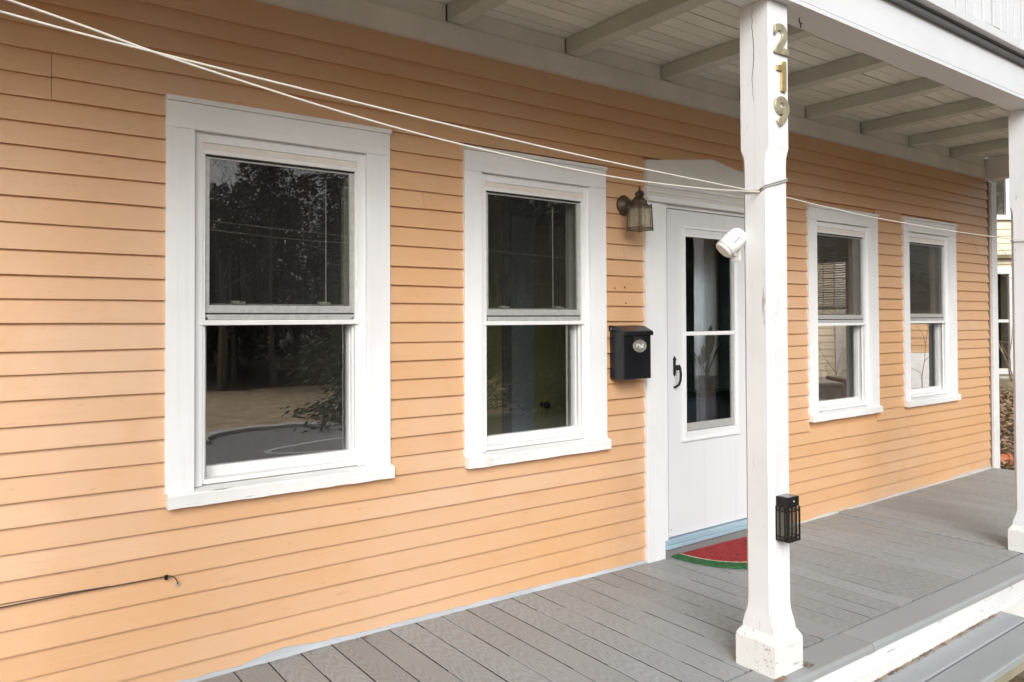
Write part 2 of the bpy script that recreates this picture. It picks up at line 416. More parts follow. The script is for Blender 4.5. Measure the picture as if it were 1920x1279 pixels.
# ------------------------------------------------------------------ house
house = empty('house', 'peach orange clapboard house with white trimmed windows behind the porch', 'house')
ZL = [2.687, 2.607, 2.516, 2.429, 2.341, 2.257, 2.169, 2.081, 1.997, 1.902, 1.809, 1.712, 1.622, 1.539, 1.451, 1.353, 1.268, 1.180, 1.089, .999, .913, .823, .736, .646, .556, .466, .383, .291, .200, .110]
ZR = [2.701, 2.604, 2.522, 2.428, 2.336, 2.244, 2.151, 2.058, 1.969, 1.880, 1.793, 1.699, 1.606, 1.518, 1.425, 1.332, 1.245, 1.158, 1.068, .974, .877, .789, .699, .609, .522, .435, .351, .255, .171, .081]
XW0, XW1 = -3.5, 8.205
def cz(k, x):
    if k < 0: return 2.805
    if k >= len(ZL): return deckz(x)-.035
    return lerp(ZL[k], ZR[k], min(1.05, max(-.5, x/8.2)))
WIN = {1: (.690, 1.662, .797, 1.545, 2.344, 2.217, .780, .726),
       2: (2.077, 3.045, 2.180, 2.926, 2.330, 2.203, .768, .714),
       4: (5.092, 6.082, 5.200, 5.960, 2.295, 2.181, .737, .689),
       5: (6.511, 7.486, 6.603, 7.357, 2.315, 2.190, .745, .694)}
HOLES = [(w_[0]+.01, w_[1]-.01, w_[7]+.012, w_[4]-.012) for w_ in WIN.values()] + [(3.372, 4.60, -.2, 2.40)]
JOINTS = {4: [.305], 5: [.305], 2: [6.2], 3: [5.6], 6: [7.75], 7: [7.95], 8: [1.85], 10: [3.2], 23: [6.9], 25: [6.6], 26: [7.0, 8.0], 27: [7.6], 28: [6.9], 29: [7.2]}
def clap(k, a, b):
    a += .0008; b -= .0008
    if b-a < .01: return
    n = max(2, int((b-a)/.16)+1); L = []
    r = random.Random(k*977+int(a*100)); th = .0155+r.uniform(-.0015, .002); off = r.uniform(-.0015, .0015); ph = r.uniform(0, 9)
    for i in range(n):
        x = lerp(a, b, i/(n-1)); wv = .0009*math.sin(x*5+ph)+r.uniform(-.0007, .0007)
        zb = cz(k, x)+off+wv; zt = cz(k-1, x)+.012
        L.append([(x, 0.011, zb), (x, .001, zb), (x, -th, zb-.0008), (x, -th+.0008, zb+.006), (x, .0015, min(zt, 2.806)), (x, .011, min(zt, 2.806))])
    MB().loops(L).build('clapboard', MS, house)
for k in range(-1, len(ZL)+1):
    zlo, zhi = cz(k, 4), cz(k-1, 4)
    segs = [(XW0, XW1)]
    for h in HOLES:
        zl, zh = cz(k, (h[0]+h[1])/2), cz(k-1, (h[0]+h[1])/2)
        if zh > h[2]+.004 and zl < h[3]-.02:
            ns = []
            for a, b in segs:
                if h[1] <= a or h[0] >= b: ns.append((a, b)); continue
                if h[0] > a: ns.append((a, h[0]))
                if h[1] < b: ns.append((h[1], b))
            segs = ns
    if k >= len(ZL): continue
    for j in JOINTS.get(k, []):
        ns = []
        for a, b in segs:
            if a+.05 < j < b-.05: ns += [(a, j), (j, b)]
            else: ns.append((a, b))
        segs = ns
    for a, b in segs: clap(k, a, b)
# starter course down to the floor
segs = [(XW0, 3.372), (4.60, 7.1), (7.1, XW1)]
for a, b in segs: clap(len(ZL), a, b)

# wall body behind the boards, with its openings
def wall_y(x0, x1, z0, z1, y0, y1, holes, mat, name):
    m = MB(); X = sorted({x0, x1, *[h[0] for h in holes], *[h[1] for h in holes]})
    for a, b in zip(X, X[1:]):
        hs_ = sorted([(h[2], h[3]) for h in holes if h[0] <= a+1e-6 and h[1] >= b-1e-6])
        z = z0
        for l, h in hs_:
            if l > z: m.box(a, b, y0, y1, z, l)
            z = h
        if z < z1: m.box(a, b, y0, y1, z, z1)
    return m.build(name, mat, house)
INH = [(w_[2]-.02, w_[3]+.02, w_[6]-.0, w_[5]+.02) for w_ in WIN.values()] + [(3.53, 4.43, .04, 2.16)]
wall_y(XW0, 8.21, -.5, 3.0, .0115, .06, INH, MS, 'wall_sheathing')
wall_y(XW0, 8.21, -.5, 3.0, .0602, .13, INH, MROOM, 'inner_wall')
bx('upper_wall', MS, house, XW0, 8.21, .012, .2, 3.045, 5.6)
for i in range(22):
    z = 3.05+i*.115
    MB().loops([[(x, .012, z), (x, -.012, z), (x, .001, z+.12), (x, .012, z+.12)] for x in (XW0, 8.205)]).build('clapboard', MS, house)
# gable wall with two windows
def wall_x(x0, x1, y0, y1, z0, z1, holes, mat, name):
    m = MB(); Y = sorted({y0, y1, *[h[0] for h in holes], *[h[1] for h in holes]})
    for a, b in zip(Y, Y[1:]):
        hs_ = sorted([(h[2], h[3]) for h in holes if h[0] <= a+1e-6 and h[1] >= b-1e-6]); z = z0
        for l, h in hs_:
            if l > z: m.box(x0, x1, a, b, z, l)
            z = h
        if z < z1: m.box(x0, x1, a, b, z, z1)
    return m.build(name, mat, house)
GW = [(.50, 1.20, .44, 2.14), (1.40, 2.12, .44, 2.14)]
wall_x(8.212, 8.30, .06, 6.0, -.5, 5.6, GW, MS, 'gable_wall')
wall_x(8.15, 8.2118, .1302, 6.0, 0.0, 3.0, GW, MROOM, 'inner_wall')
bx('interior_floor', MROOM, house, XW0, 8.15, .13, 6.0, -.02, .06)
bx('interior_ceiling', MROOM, house, XW0, 8.15, .13, 6.0, 2.62, 2.7)
bx('inner_wall', MROOM, house, XW0, 8.15, 4.0, 4.1, .06, 2.62)
bx('inner_wall', MROOM, house, XW0, XW0+.1, .13, 4.0, .06, 2.62)
bx('inner_wall', MNAVY, house, 5.05, 5.13, .13, 4.0, .06, 2.62)
bx('inner_wall', MROOM, house, 1.90, 1.98, .13, 4.0, .06, 2.62)
bx('inner_wall', MOLIVE, house, 1.98, 3.19, 1.2, 1.3, .06, 2.62)
bx('rear_wall', MS, house, XW0, 8.3, 6.0, 6.15, -.5, 5.6)
bx('side_wall', MS, house, XW0-.12, XW0, .0, 6.0, -.5, 5.6)
bx('roof', MROOF, house, XW0-.4, 8.7, -.4, 6.5, 5.6, 5.75)
# inner door seen through the second window
idr = MB().box(3.46, 4.28, 1.205, 1.245, .06, 2.15).build('inner_door', MOLIVE, house)
MB().box(3.26, 3.456, 1.17, 1.24, .06, 2.2).build('door_casing', MBLUEG, idr)
MB().box(3.19, 3.258, 1.18, 1.24, .06, 2.3).build('door_casing', plain('grey_violet_paint', (.16, .15, .17), .6), idr)
MB().box(4.30, 5.05, 1.21, 1.3, .06, 2.62).build('inner_wall', MOLIVE, house)
for zz in ((.3, .95), (1.15, 1.95)):
    MB().box(3.72, 4.1, 1.192, 1.2045, zz[0], zz[1]).build('door_panel', MOLIVE, idr, .006)
MB().lathe([(.0, 0), (.022, .0), (.014, .012), (.012, .03), (.027, .045), (.03, .06), (.022, .075), (0, .078)], (3.555, 1.2, .82), 16, 'y').build('knob', MBLACK, idr, 0, True)

# corner board, base strip of smeared grey floor paint
cb = bx('corner_board', MWORN, house, 8.255, 8.375, -.03, .06, -.06, 2.79, .003)
bx('corner_shadow_strip', plain('brown_shadow_gap', (.20, .12, .07), .8), house, 8.206, 8.2545, -.006, .06, -.06, 2.79)  # brown strip paints the shadow between siding end and corner board
for a, b in ((-3.4, 3.36), (4.61, 8.2)):
    m = MB(); L = []; n = int((b-a)/.03); h = .02
    r = random.Random(int(a*10))
    for i in range(n+1):
        x = lerp(a, b, i/n); z0 = deckz(x)+.001
        h = max(.003, min(.03, h+r.uniform(-.004, .004)+(.009-h)*.15))
        if 1.0 < x < 1.35: hh = h+.020*math.sin((x-1.0)/.35*math.pi)
        else: hh = h
        tw = .0145+.0006*r.random()
        L.append([(x, -.005, z0), (x, -.024-r.uniform(0, .006), z0), (x, -.0165, z0+.010), (x, -tw, z0+hh+.004), (x, -.005, z0+hh+.004)])
    m.loops(L).build('caulk_strip', paint('pale_grey_caulk' + ('' if a < 0 else '_far'), (.46, .49, .52) if a < 0 else (.50, .48, .44), .6, .08, 'x', 1, chips=.66, chipcol=(.62, .36, .18), bs=.4), house)

# ------------------------------------------------------------------ windows
def window(i, lock=True, screen=MGLASSD):
    x0, x1, a, b, zt, zh, st, sb = WIN[i]
    F = -.026
    # sill is the window's own mesh (front slab with a sloped top)
    r = random.Random(i); L = []
    for k in range(25):
        x = lerp(x0+.006, x1+.010, k/24); wv = r.uniform(-.0015, .0015)
        L.append([(x, .05, sb+.004), (x, -.046, sb+wv), (x, -.047, st-.006), (x, -.043, st-.001), (x, -.02, st+.004), (x, .05, st+.016)])
    win = MB().loops(L).build('window', MWORN, house)
    m = MB(); L = []
    for k in range(2):
        x = (x0, x1)[k]; L.append([(x, .011, zh), (x, F, zh), (x, F, zt-.024), (x, .011, zt-.024)])
    m.loops(L).build('head_casing', MWHITEX, win, .0015)
    m = MB(); L = []
    for x in (x0-.001, x1+.004): L.append([(x, .011, zt-.0238), (x, F-.010, zt-.0238), (x, F-.010, zt-.004), (x, .0, zt), (x, .011, zt)])
    m.loops(L).build('drip_cap', MWORN, win, .001)
    for (c0, c1) in ((x0, a), (b, x1)):
        MB().box(c0, c1, F+.001, .011, st+.002, zh-.0006).build('side_casing', MWHITE, win, .0015)
    # blind stop: second step of the frame
    s = .036
    m = MB(); m.box(a-.004, a+s, .0, .055, st+.012, zh-.001); m.box(b-s, b+.004, .0, .055, st+.012, zh-.001); m.box(a+s, b-s, .001, .055, zh-.040, zh-.001)
    m.build('blind_stop', MWHITE, win, .001)
    m = MB(); m.box(a-.018, a+.01, .0552, .13, st+.012, zh+.015); m.box(b-.01, b+.018, .0552, .13, st+.012, zh+.015); m.box(a+.01, b-.01, .0552, .13, zh-.02, zh+.015)
    m.build('jamb', MWHITE, win)
    ia, ib, it = a+s, b-s, zh-.040          # opening of the storm unit
    z_mid = st+.676
    # upper frame members
    m = MB(); m.box(ia, ib, .006, .05, it-.028, it-.0005); m.build('frame_head', MCREAM, win, .0015)
    m = MB(); m.box(ia, ib, .003, .05, it-.046, it-.0283); m.build('frame_head', MVINYL, win, .0015)
    zt2 = it-.0465
    m = MB(); m.box(ia, ia+.011, .004, .05, z_mid, zt2); m.box(ib-.011, ib, .004, .05, z_mid, zt2); m.build('storm_frame', MVINYL, win, .001)
    # upper storm sash in grey aluminium
    ga, gb = ia+.0115, ib-.0115
    sash = MB().box(ga, ga+.019, .016, .034, z_mid+.012, zt2-.006).box(gb-.019, gb, .016, .034, z_mid+.012, zt2-.006).box(ga+.0192, gb-.0192, .018, .034, zt2-.014, zt2-.006).build('upper_sash', MALU, win, .001)
    MB().box(ga, gb, .0135, .0345, z_mid+.030, z_mid+.062).build('sash_rail', MALU, sash if False else win, .002)
    MB().box(ga+.012, gb-.012, .0075, .0345, z_mid+.0015, z_mid+.024).build('sash_rail', MALU, win, .003)
    MB().box(ga, gb, .0152, .0345, z_mid+.0242, z_mid+.0298).build('seal', MDARK, win)
    MB().box(ga, gb, .010, .040, zt2-.0058, zt2-.0004).build('seal', MDARK, win)
    MB().box(ga+.017, gb-.017, .024, .028, z_mid+.060, zt2-.012).build('upper_pane', screen, win)
    if lock:
        for t in (.22, .80):
            xx = lerp(ga, gb, t)
            MB().box(xx-.024, xx+.026, .036, .062, z_mid+.064, z_mid+.073).box(xx-.030, xx+.004, .038, .058, z_mid+.0732, z_mid+.082).box(xx+.010, xx+.03, .040, .060, z_mid+.0732, z_mid+.079).build('sash_lock', MVINYL, win, .002)
    # meeting bar
    MB().box(ia-.012, ib+.004, -.006, .034, z_mid-.020, z_mid+.001).build('meeting_bar', MVINYL, win, .002)
    # lower opening: storm tracks, inner sash, pane
    m = MB(); m.box(ia, ia+.010, .005, .055, st+.018, z_mid-.0205); m.box(ib-.010, ib, .005, .055, st+.018, z_mid-.0205)
    m.box(ib-.018, ib-.0102, .026, .030, st+.03, z_mid-.0205); m.build('storm_track', MVINYL, win)
    MB().box(ia+.0103, ib-.0103, .004, .05, st+.016, st+.036).build('storm_sill', MVINYL, win, .002)
    pa, pb, pz0, pz1 = ia+.030, ib-.016, st+.078, z_mid+.04
    m = MB(); m.box(ia-.03, pa, .058, .095, st+.03, pz1+.03); m.box(pb, ib+.03, .058, .095, st+.03, pz1+.03); m.box(pa, pb, .059, .095, st+.03, pz0); m.box(pa, pb, .059, .095, pz1, pz1+.03)
    m.build('lower_sash', MVINYL, win, .002)
    MB().box(pa-.006, pb+.006, .0745, .0785, pz0-.006, pz1+.006).build('lower_pane', MGLASS if i < 4 else MGLASSR, win)
    # upper inner sash, behind the storm
    m = MB(); m.box(ia-.03, ia+.022, .10, .128, pz1+.0, it+.03); m.box(ib-.022, ib+.03, .10, .128, pz1, it+.03); m.box(ia+.022, ib-.022, .101, .128, it-.03, it+.03)
    m.build('inner_sash', MVINYL, win)
    return win, (ga, gb, z_mid, zt2)
wn = {}
for i in (1, 2, 4, 5):
    wn[i] = window(i, i in (1, 2), MGLASSD if i in (1, 2) else MGLASSS)
# pull cords hanging inside the first two windows
for i, t in ((1, .815), (2, .735)):
    win, (ga, gb, zm, zt2) = wn[i]; x = lerp(ga, gb, t)
    MB().tube([(x, .05, zt2-.05), (x+.001, .05, zm+.07)], .0035, 6).build('blind_wand', MVINYL, win)

# gable windows (frames, panes, blinds) that let the neighbour's yard show through the house
for j, (y0, y1, z0, z1) in enumerate(GW):
    g = MB().box(8.16, 8.31, y0, y0+.04, z0, z1).box(8.16, 8.31, y1-.04, y1, z0, z1).box(8.161, 8.309, y0+.04, y1-.04, z0, z0+.05).box(8.161, 8.309, y0+.04, y1-.04, z1-.05, z1).box(8.20, 8.24, y0+.04, y1-.04, 1.38, 1.42).build('window', MVINYL, house)
    MB().box(8.225, 8.229, y0+.04, y1-.04, z0+.05, z1-.05).build('pane', MGLASSC, g)
for j, (y0, y1, z0, z1) in enumerate(GW):
    b = empty('venetian_blind', ['closed venetian blind inside the far right window', 'half lowered venetian blind with open slats seen through the third window'][j], 'blind', (8.13, y0, z1))
    zb = 1.50 if j == 0 else 1.56
    b_ = MB().box(-.02, .02, 0, y1-y0, -.06, -.02).build('head_rail', MSLAT, b)
    k = 0; z = -.075
    tl = rad(66) if j == 0 else rad(18)
    while z > zb-z1:
        r = random.Random(k+j*50); tt = tl+rad(r.uniform(-4, 4)); c, s_ = math.cos(tt)*.019, math.sin(tt)*.019; sg = .004*math.sin(k*1.3)
        MB().loops([[(-c, yy, z-s_+sg*q), (c, yy, z+s_+sg*q), (c, yy, z+s_+.0015+sg*q), (-c, yy, z-s_+.0015+sg*q)] for yy, q in ((.02, -1), ((y1-y0)/2, .4), (y1-y0-.02, 1))]).build('slat', MSLAT, b)
        z -= .027; k += 1
    MB().box(-.015, .015, .015, y1-y0-.015, z-.005, z+.015).build('bottom_rail', MSLAT, b)
    MB().tube([(-.025, .28, -.06), (-.025, .28, z+.0-.12)], .004, 6).build('wand', MSLAT, b)

# ------------------------------------------------------------------ front door
dr = MB().prism([(3.372, 2.159), (4.602, 2.159), (4.602, 2.385), (3.99, 2.484), (3.374, 2.408)], 'y', -.034, .011).build('door_frame', paint('cream_white_paint', (.72, .712, .675), .5, .03, 'x', 1, chips=.755, dirt=.3, bs=.3), house, .002)
for z, y, h in ((2.262, -.046, .016), (2.222, -.040, .010), (2.176, -.052, .030)):
    MB().box(3.370, 4.604, y, -.0342, z-h/2, z+h/2).build('head_moulding', MWHITEX, dr, .003)
for a, b in ((3.366, 3.520), (4.452, 4.604)):
    MB().box(a, b, -.030, .011, -.04, 2.158).build('side_casing', MWHITE, dr, .002)
for a, b in ((3.5206, 3.560), (4.412, 4.4514)):
    MB().box(a, b, -.020, .05, .05, 2.1584).build('door_stop', MWHITE, dr, .004)
MB().box(3.5606, 4.4114, -.016, .05, 2.138, 2.1584).build('door_stop', MWHITEX, dr, .003)
MB().box(3.5604, 3.578, .01, .05, .10, 2.1378).build('shadow_gap', MDARK, dr)  # black strip stands in for shade in the gap beside the door
sdr = empty('storm_door', '', 'door')
bpy.data.objects.remove(sdr)
X0, X1, Z0, Z1 = 3.580, 4.400, .108, 2.134
GX0, GX1 = 3.742, 4.240
m = MB(); m.box(X0, GX0, -.004, .03, Z0, Z1); m.box(GX1, X1, -.004, .03, Z0, Z1); m.box(GX0, GX1, -.004, .03, Z0, .742); m.box(GX0, GX1, -.004, .03, 1.985, Z1)
sdoor = m.build('storm_door', paint('white_door_enamel', (.70, .705, .72), .38, .015, 'z', .5, chips=.80, dirt=.14, dirtcol=(.6, .58, .54), bs=.08), house)
m = MB(); m.box(GX0-.034, GX0-.006, -.012, -.0042, .70, 2.022); m.box(GX1+.006, GX1+.028, -.012, -.0042, .70, 2.022); m.box(GX0-.034, GX1+.028, -.013, -.0042, 2.0222, 2.036); m.box(GX0-.04, GX1+.034, -.018, -.0042, .682, .6998)
m.build('window_moulding', MVINYL, sdoor, .003)
m = MB(); m.box(GX0-.006, GX0+.004, -.010, .02, .742, 1.985); m.box(GX1-.004, GX1+.006, -.010, .02, .742, 1.985); m.box(GX0+.004, GX1-.004, -.0102, .02, 1.972, 1.985); m.build('glass_frame', MVINYL, sdoor)
MB().box(GX0-.012, GX1+.012, -.014, .02, 1.345, 1.370).build('meeting_bar', MVINYL, sdoor, .003)
m = MB(); m.box(GX1-.034, GX1-.0042, -.002, .012, .745, 1.3448); m.box(GX0+.0042, GX1-.0342, -.003, .012, .745, .792); m.build('lower_frame', MALU, sdoor, .001)
MB().box(GX0+.004, GX1-.004, .010, .013, 1.37, 1.972).build('upper_pane', MGLASSK, sdoor)
MB().box(GX0+.004, GX1-.034, .005, .008, .79, 1.345).build('lower_pane', MGLASSK, sdoor)
h = MB().lathe([(0, -.0), (.012, 0), (.010, .012), (0, .014)], (3.637, -.004, 1.20), 10, 'y')
h.prism([(3.627, 1.195), (3.632, 1.215), (3.636, 1.22), (3.640, 1.215), (3.645, 1.195), (3.645, 1.11), (3.636, 1.095), (3.627, 1.11)], 'y', -.012, -.0042)
h.box(3.629, 3.648, -.046, -.012, 1.135, 1.165)
h.tube([(3.637, -.04, 1.165), (3.638, -.052, 1.15), (3.638, -.057, 1.11), (3.637, -.054, 1.07), (3.637, -.042, 1.045), (3.636, -.018, 1.030), (3.636, -.004, 1.026)], .008, 8)
h.build('handle', MBLACK, sdoor, .001)
for p_ in ((3.60, .152), (4.375, .152)):
    MB().lathe([(0, 0), (.006, 0), (.005, .003), (0, .004)], (p_[0], -.004, p_[1]), 8, 'y').build('screw', MALU, sdoor)
th = MB().box(3.522, 4.45, -.034, .06, .072, .100).build('threshold', MBLUE, house, .004)
MB().box(3.524, 4.448, -.042, .05, .048, .0718).build('threshold_lip', MBLUE, th, .003)
MB().box(3.523, 4.449, -.028, .05, -.02, .0478).build('threshold_riser', paint('grey_riser_paint', (.22, .22, .215), .6, .05, 'x'), th)

# curtain, plant and stand in the hall
m = MB(); L = []
for k in range(61):
    x = lerp(4.383, 4.616, k/60); d = .012*math.sin(k*.9)+.006*math.sin(k*.37+1)
    L.append([(x, .45+d, .80), (x, .45+d*.8, 2.3), (x, .452+d*.8, 2.3), (x, .452+d, .80)])
m.loops(L)
tag(m.build('curtain', MCURT, None, 0, True), 'pale grey curtain hanging behind the storm door glass', 'curtain')
tag(MB().box(4.618, 4.636, .44, .46, .80, 2.3).build('curtain_trim', plain('mustard_braid', (.45, .36, .14), .8)), 'mustard strip hanging along the edge of the pale curtain', 'trim')
st = empty('plant_cabinet', 'dark cabinet holding the houseplant behind the storm door', 'cabinet', (4.39, .34, .06))
MB().box(-.2, .2, -.1, .1, .84, .88).build('top', MBLACK, st, .004)
MB().box(-.19, .19, -.09, .09, 0, .8395).build('body', plain('dark_navy_cabinet', (.03, .037, .055), .5), st)
MB().box(-.006, .006, -.094, -.0902, .05, .80).build('door_gap', MDARK, st)
pl = empty('houseplant', 'dark leafy houseplant silhouetted against the pale curtain', 'plant', (4.385, .345, .94))
MB().lathe([(0, 0), (.05, 0), (.065, .09), (.07, .1), (.06, .1), (.055, .085), (0, .085)], n=16).build('pot', MBLACK, pl, 0, True)
for k, (ang, ln, lean, base) in enumerate([(0.3, .34, .16, .0), (2.2, .20, .5, 0), (3.6, .22, .45, 0), (5.0, .24, .4, 0), (1.2, .17, .7, 0), (4.3, .30, .25, 0)]):
    d = Vector((math.cos(ang), math.sin(ang), 0)); L = []
    stem_end = Vector((0, 0, .09))+d*lean*ln*.5+Vector((0, 0, ln*.55))
    MB().tube([(0, 0, .08), tuple(Vector((0, 0, .09))+d*lean*ln*.2+Vector((0, 0, ln*.3))), tuple(stem_end)], .004, 6).build('stem', MLEAFK, pl)
    sd_ = Vector((-d.y, d.x, 0)); m = MB()
    for q in range(7):
        t = q/6; wdt = .026*math.sin(math.pi*min(1, t*.92+.06))**.8+.001
        c = stem_end+(d*lean*.8+Vector((0, 0, 1))).normalized()*t*ln*.55+d*.03*t*t
        L.append([c-sd_*wdt, c+d*.004, c+sd_*wdt, c-d*.003])
    m.loops([[tuple(p) for p in l] for l in L]).build('leaf', MLEAFK, pl)

# ------------------------------------------------------------------ porch
porch = empty('porch', 'covered porch with grey deck boards, white posts and balcony above', 'porch')
YB = -1.250
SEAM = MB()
k0 = -31
for k in range(k0, 52):
    xa = 1.096+.1405*k; xb = xa+.1338+random.uniform(-.0014, .0008)
    if xb > 8.27: break
    if k == k0 or xa < -3.3: 
        if xa < -3.4: continue
    r = random.Random(k); dz = r.uniform(-.0015, .0015); e = r.uniform(-.004, .003)
    za, zb = deckz(xa)+dz, deckz(xb)+dz+r.uniform(-.001, .001); t = .0018
    if k in (31,): za += .010; zb += .010
    yf = YB+e
    L = []
    for y in (yf, -.004):
        s_ = 0
        L.append([(xa, y, za-.03), (xb, y, zb-.03), (xb, y, zb-t), (xb-t, y, zb), (xa+t, y, za), (xa, y, za-t)])
    MB().loops(L[::-1]).build('deck_board', MDECK, porch)
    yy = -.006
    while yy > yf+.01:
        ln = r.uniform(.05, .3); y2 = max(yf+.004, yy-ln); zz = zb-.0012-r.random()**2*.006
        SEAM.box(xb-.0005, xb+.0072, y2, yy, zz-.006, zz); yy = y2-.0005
SEAM.build('seam_shade_dirt', plain('dark_seam_shade_dirt', (.035, .03, .024), .95, 0, .5, 60, .3), porch)['kind'] = 'stuff'  # near-black strips give the board gaps painted shade along with lodged dirt
# border boards along the edge
for a, b, l in ((-3.4, .6, 0), (.604, 3.322, 0), (3.328, 6.2, 1), (6.205, 8.28, 0)):
    L = []
    n = 8
    for i in range(n+1):
        x = lerp(a, b, i/n); z = deckz(x)+(.0015 if l else 0)
        L.append([(x, -1.264, z-.03), (x, -1.264, z-.003), (x, -1.267, z), (x, -1.413, z), (x, -1.421, z-.004), (x, -1.424, z-.012), (x, -1.424, z-.032)])
    MB().loops(L).build('border_board', MBORD, porch)
L = []; L2 = []; L3 = []
for i in range(25):
    x = lerp(-3.4, 8.28, i/24); z = deckz(x)-.0325
    L.append([(x, -1.38, z-.09), (x, -1.412, z-.09), (x, -1.412, z), (x, -1.38, z)])
    L2.append([(x, -1.38, z-.135), (x, -1.418, z-.135), (x, -1.418, z-.094), (x, -1.38, z-.0905)])
    L3.append([(x, -1.36, -.6), (x, -1.40, -.6), (x, -1.40, z-.1355), (x, -1.36, z-.1355)])
MFASC = paint('peeling_white_fascia', (.76, .765, .765), .55, .03, 'x', 1, chips=.625, chipcol=(.33, .28, .20), dirt=.30, dirtcol=(.62, .58, .48), bs=.4)
MB().loops(L).build('fascia_board', MFASC, porch)
MB().loops(L2).build('fascia_trim', MWORN, porch)
MB().loops(L3).build('skirt_board', MWORN, porch)
bx('under_deck_shade', MDARK, porch, -3.4, 8.26, -1.355, -.05, -.4, -.075)  # solid black block puts the shade under the deck into colour
# posts
def post(cx, hooky=False):
    cy = -1.275; z0 = deckz(cx)
    def ring(z, hw, c, hb=None):
        return [(cx-hw+c, cy-hw, z), (cx+hw-c, cy-hw, z), (cx+hw, cy-hw+c, z), (cx+hw, cy+hw-c, z), (cx+hw-c, cy+hw, z), (cx-hw+c, cy+hw, z), (cx-hw, cy+hw-c, z), (cx-hw, cy-hw+c, z)]
    H, c = .0685, .0195
    prof = [(z0+.150, .0758, .0006), (z0+.172, .0752, .0008), (z0+.195, .0738, .005), (z0+.222, .0715, .012), (z0+.25, .0694, .0178), (z0+.285, H, c)]
    for t in range(1, 12): prof.append((lerp(z0+.285, 2.09, t/12), H+random.uniform(-.0004, .0004), c))
    prof += [(2.09, H, c), (2.115, H, .0185), (2.135, H, .014), (2.150, H, .007), (2.165, H, .0008), (2.769, H, .0006)]
    p = MB().loops([ring(*q) for q in prof]).build('post', MPOST, porch)
    B = .0955
    MB().loops([ring(z0+.001, B, .0008), ring(z0+.128, B, .0008), ring(z0+.138, B-.004, .001), ring(z0+.160, .0785, .001)]).build('post_base', paint('chipped_white_base_paint_%d' % int(cx*10+100), (.74, .74, .72), .55, .04, 'x', 1, chips=.60, chipcol=(.42, .39, .34), dirt=.36, dirtcol=(.60, .52, .38), bs=.5), p)
    return p
for i in range(-1, 4): post(2.765*i)
# ledger, joists, blocking, ceiling boards
def wob(x, k): return .0018*math.sin(x*2.1+k)+.001*math.sin(x*7+k)
L = []
for i in range(60):
    x = lerp(XW0, 8.10, i/59); L.append([(x, .011, 2.803), (x, -.040+wob(x, 3), 2.802+wob(x, 1)), (x, -.042+wob(x, 3), 2.905+wob(x, 2)), (x, -.036, 2.917), (x, .011, 2.917)])
MB().loops(L).build('ledger', MLEDGER, porch)
JX = [2.744+.7715*k for k in range(-8, 8)]
JW = .095
for j, x in enumerate(JX):
    if x > 8.0 or x < -3.4: continue
    r = random.Random(j+5); xx = x+r.uniform(-.006, .006); sag = r.uniform(-.006, .002)
    L = [[(xx, y, 2.920+sg), (xx+JW, y, 2.920+sg+r.uniform(-.002, .002)), (xx+JW, y, 3.003), (xx, y, 3.003)] for y, sg in ((-1.2305, 0), (-.9, sag*.6), (-.6, sag), (-.3, sag*.5), (-.030, 0))]
    MB().loops(L).build('joist', MJOIST, porch, .002)
    if j+1 < len(JX):
        xe = min(JX[j+1]-.007, 8.1)
        if xe > xx+JW+.02: MB().box(xx+JW+.001, xe, -.030+r.uniform(-.002, .002), .011, 2.9172, 3.003).build('blocking', MLEDGER, porch, .002)
y = -.012; r = random.Random(3)
while y > -1.22:
    wd = .089
    MB().box(XW0, 8.14, max(-1.2305, y-wd), y, 3.0035+r.uniform(0, .003), 3.022).build('ceiling_board', MCEIL, porch, .002)
    y -= wd+.0055
# end beam at the gable side
eb = MB().box(8.125, 8.235, -1.229, .02, 2.788, 3.0).build('end_beam', MLEDGER, porch, .003)
# front beam with its trim strip
bm = MB().box(XW0, 8.25, -1.379, -1.231, 2.7925, 3.003).build('front_beam', MBEAM, porch)
MB().box(XW0, 8.252, -1.3805, -1.2295, 2.770, 2.7895).build('beam_trim', MBEAM, bm)
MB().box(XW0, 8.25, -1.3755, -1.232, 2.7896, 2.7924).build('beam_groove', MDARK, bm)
bx('balcony_floor', MNOSE, porch, XW0, 8.3, -1.38, .0, 3.024, 3.04)
MB().loops([[(x, -1.3792, 2.970), (x, -1.404, 2.966), (x, -1.409, 2.972), (x, -1.409, 2.990), (x, -1.404, 2.995), (x, -1.3792, 2.995)] for x in (XW0, 8.26)]).build('balcony_nosing', MNOSE, porch)
MB().loops([[(x, -1.3792, 2.9952), (x, -1.416, 2.9952), (x, -1.416, 3.004), (x, -1.3792, 3.004)] for x in (XW0, 8.26)]).build('balcony_nosing', MNOSE, porch)
rl = MB().box(XW0, 8.25, -1.452, -1.384, 3.0045, 3.052).build('balcony_rail', paint('white_rail_paint', (.66, .68, .69), .5, .03, 'x', 1, chips=.74, dirt=.25), porch, .003)
k = 0; x = XW0
while x < 8.2:
    r = random.Random(k); wd = .088+r.uniform(-.01, .01)
    if wd: MB().box(x, x+wd, -1.446+r.uniform(-.010, .004), -1.424, 3.0524, 3.85).build('picket', MBEAM, rl, .003)
    x += wd+(.010, .024, .013, .018)[k % 4]; k += 1
MB().box(XW0, 8.25, -1.46, -1.39, 3.852, 3.90).build('top_rail', MBEAM, rl, .003)

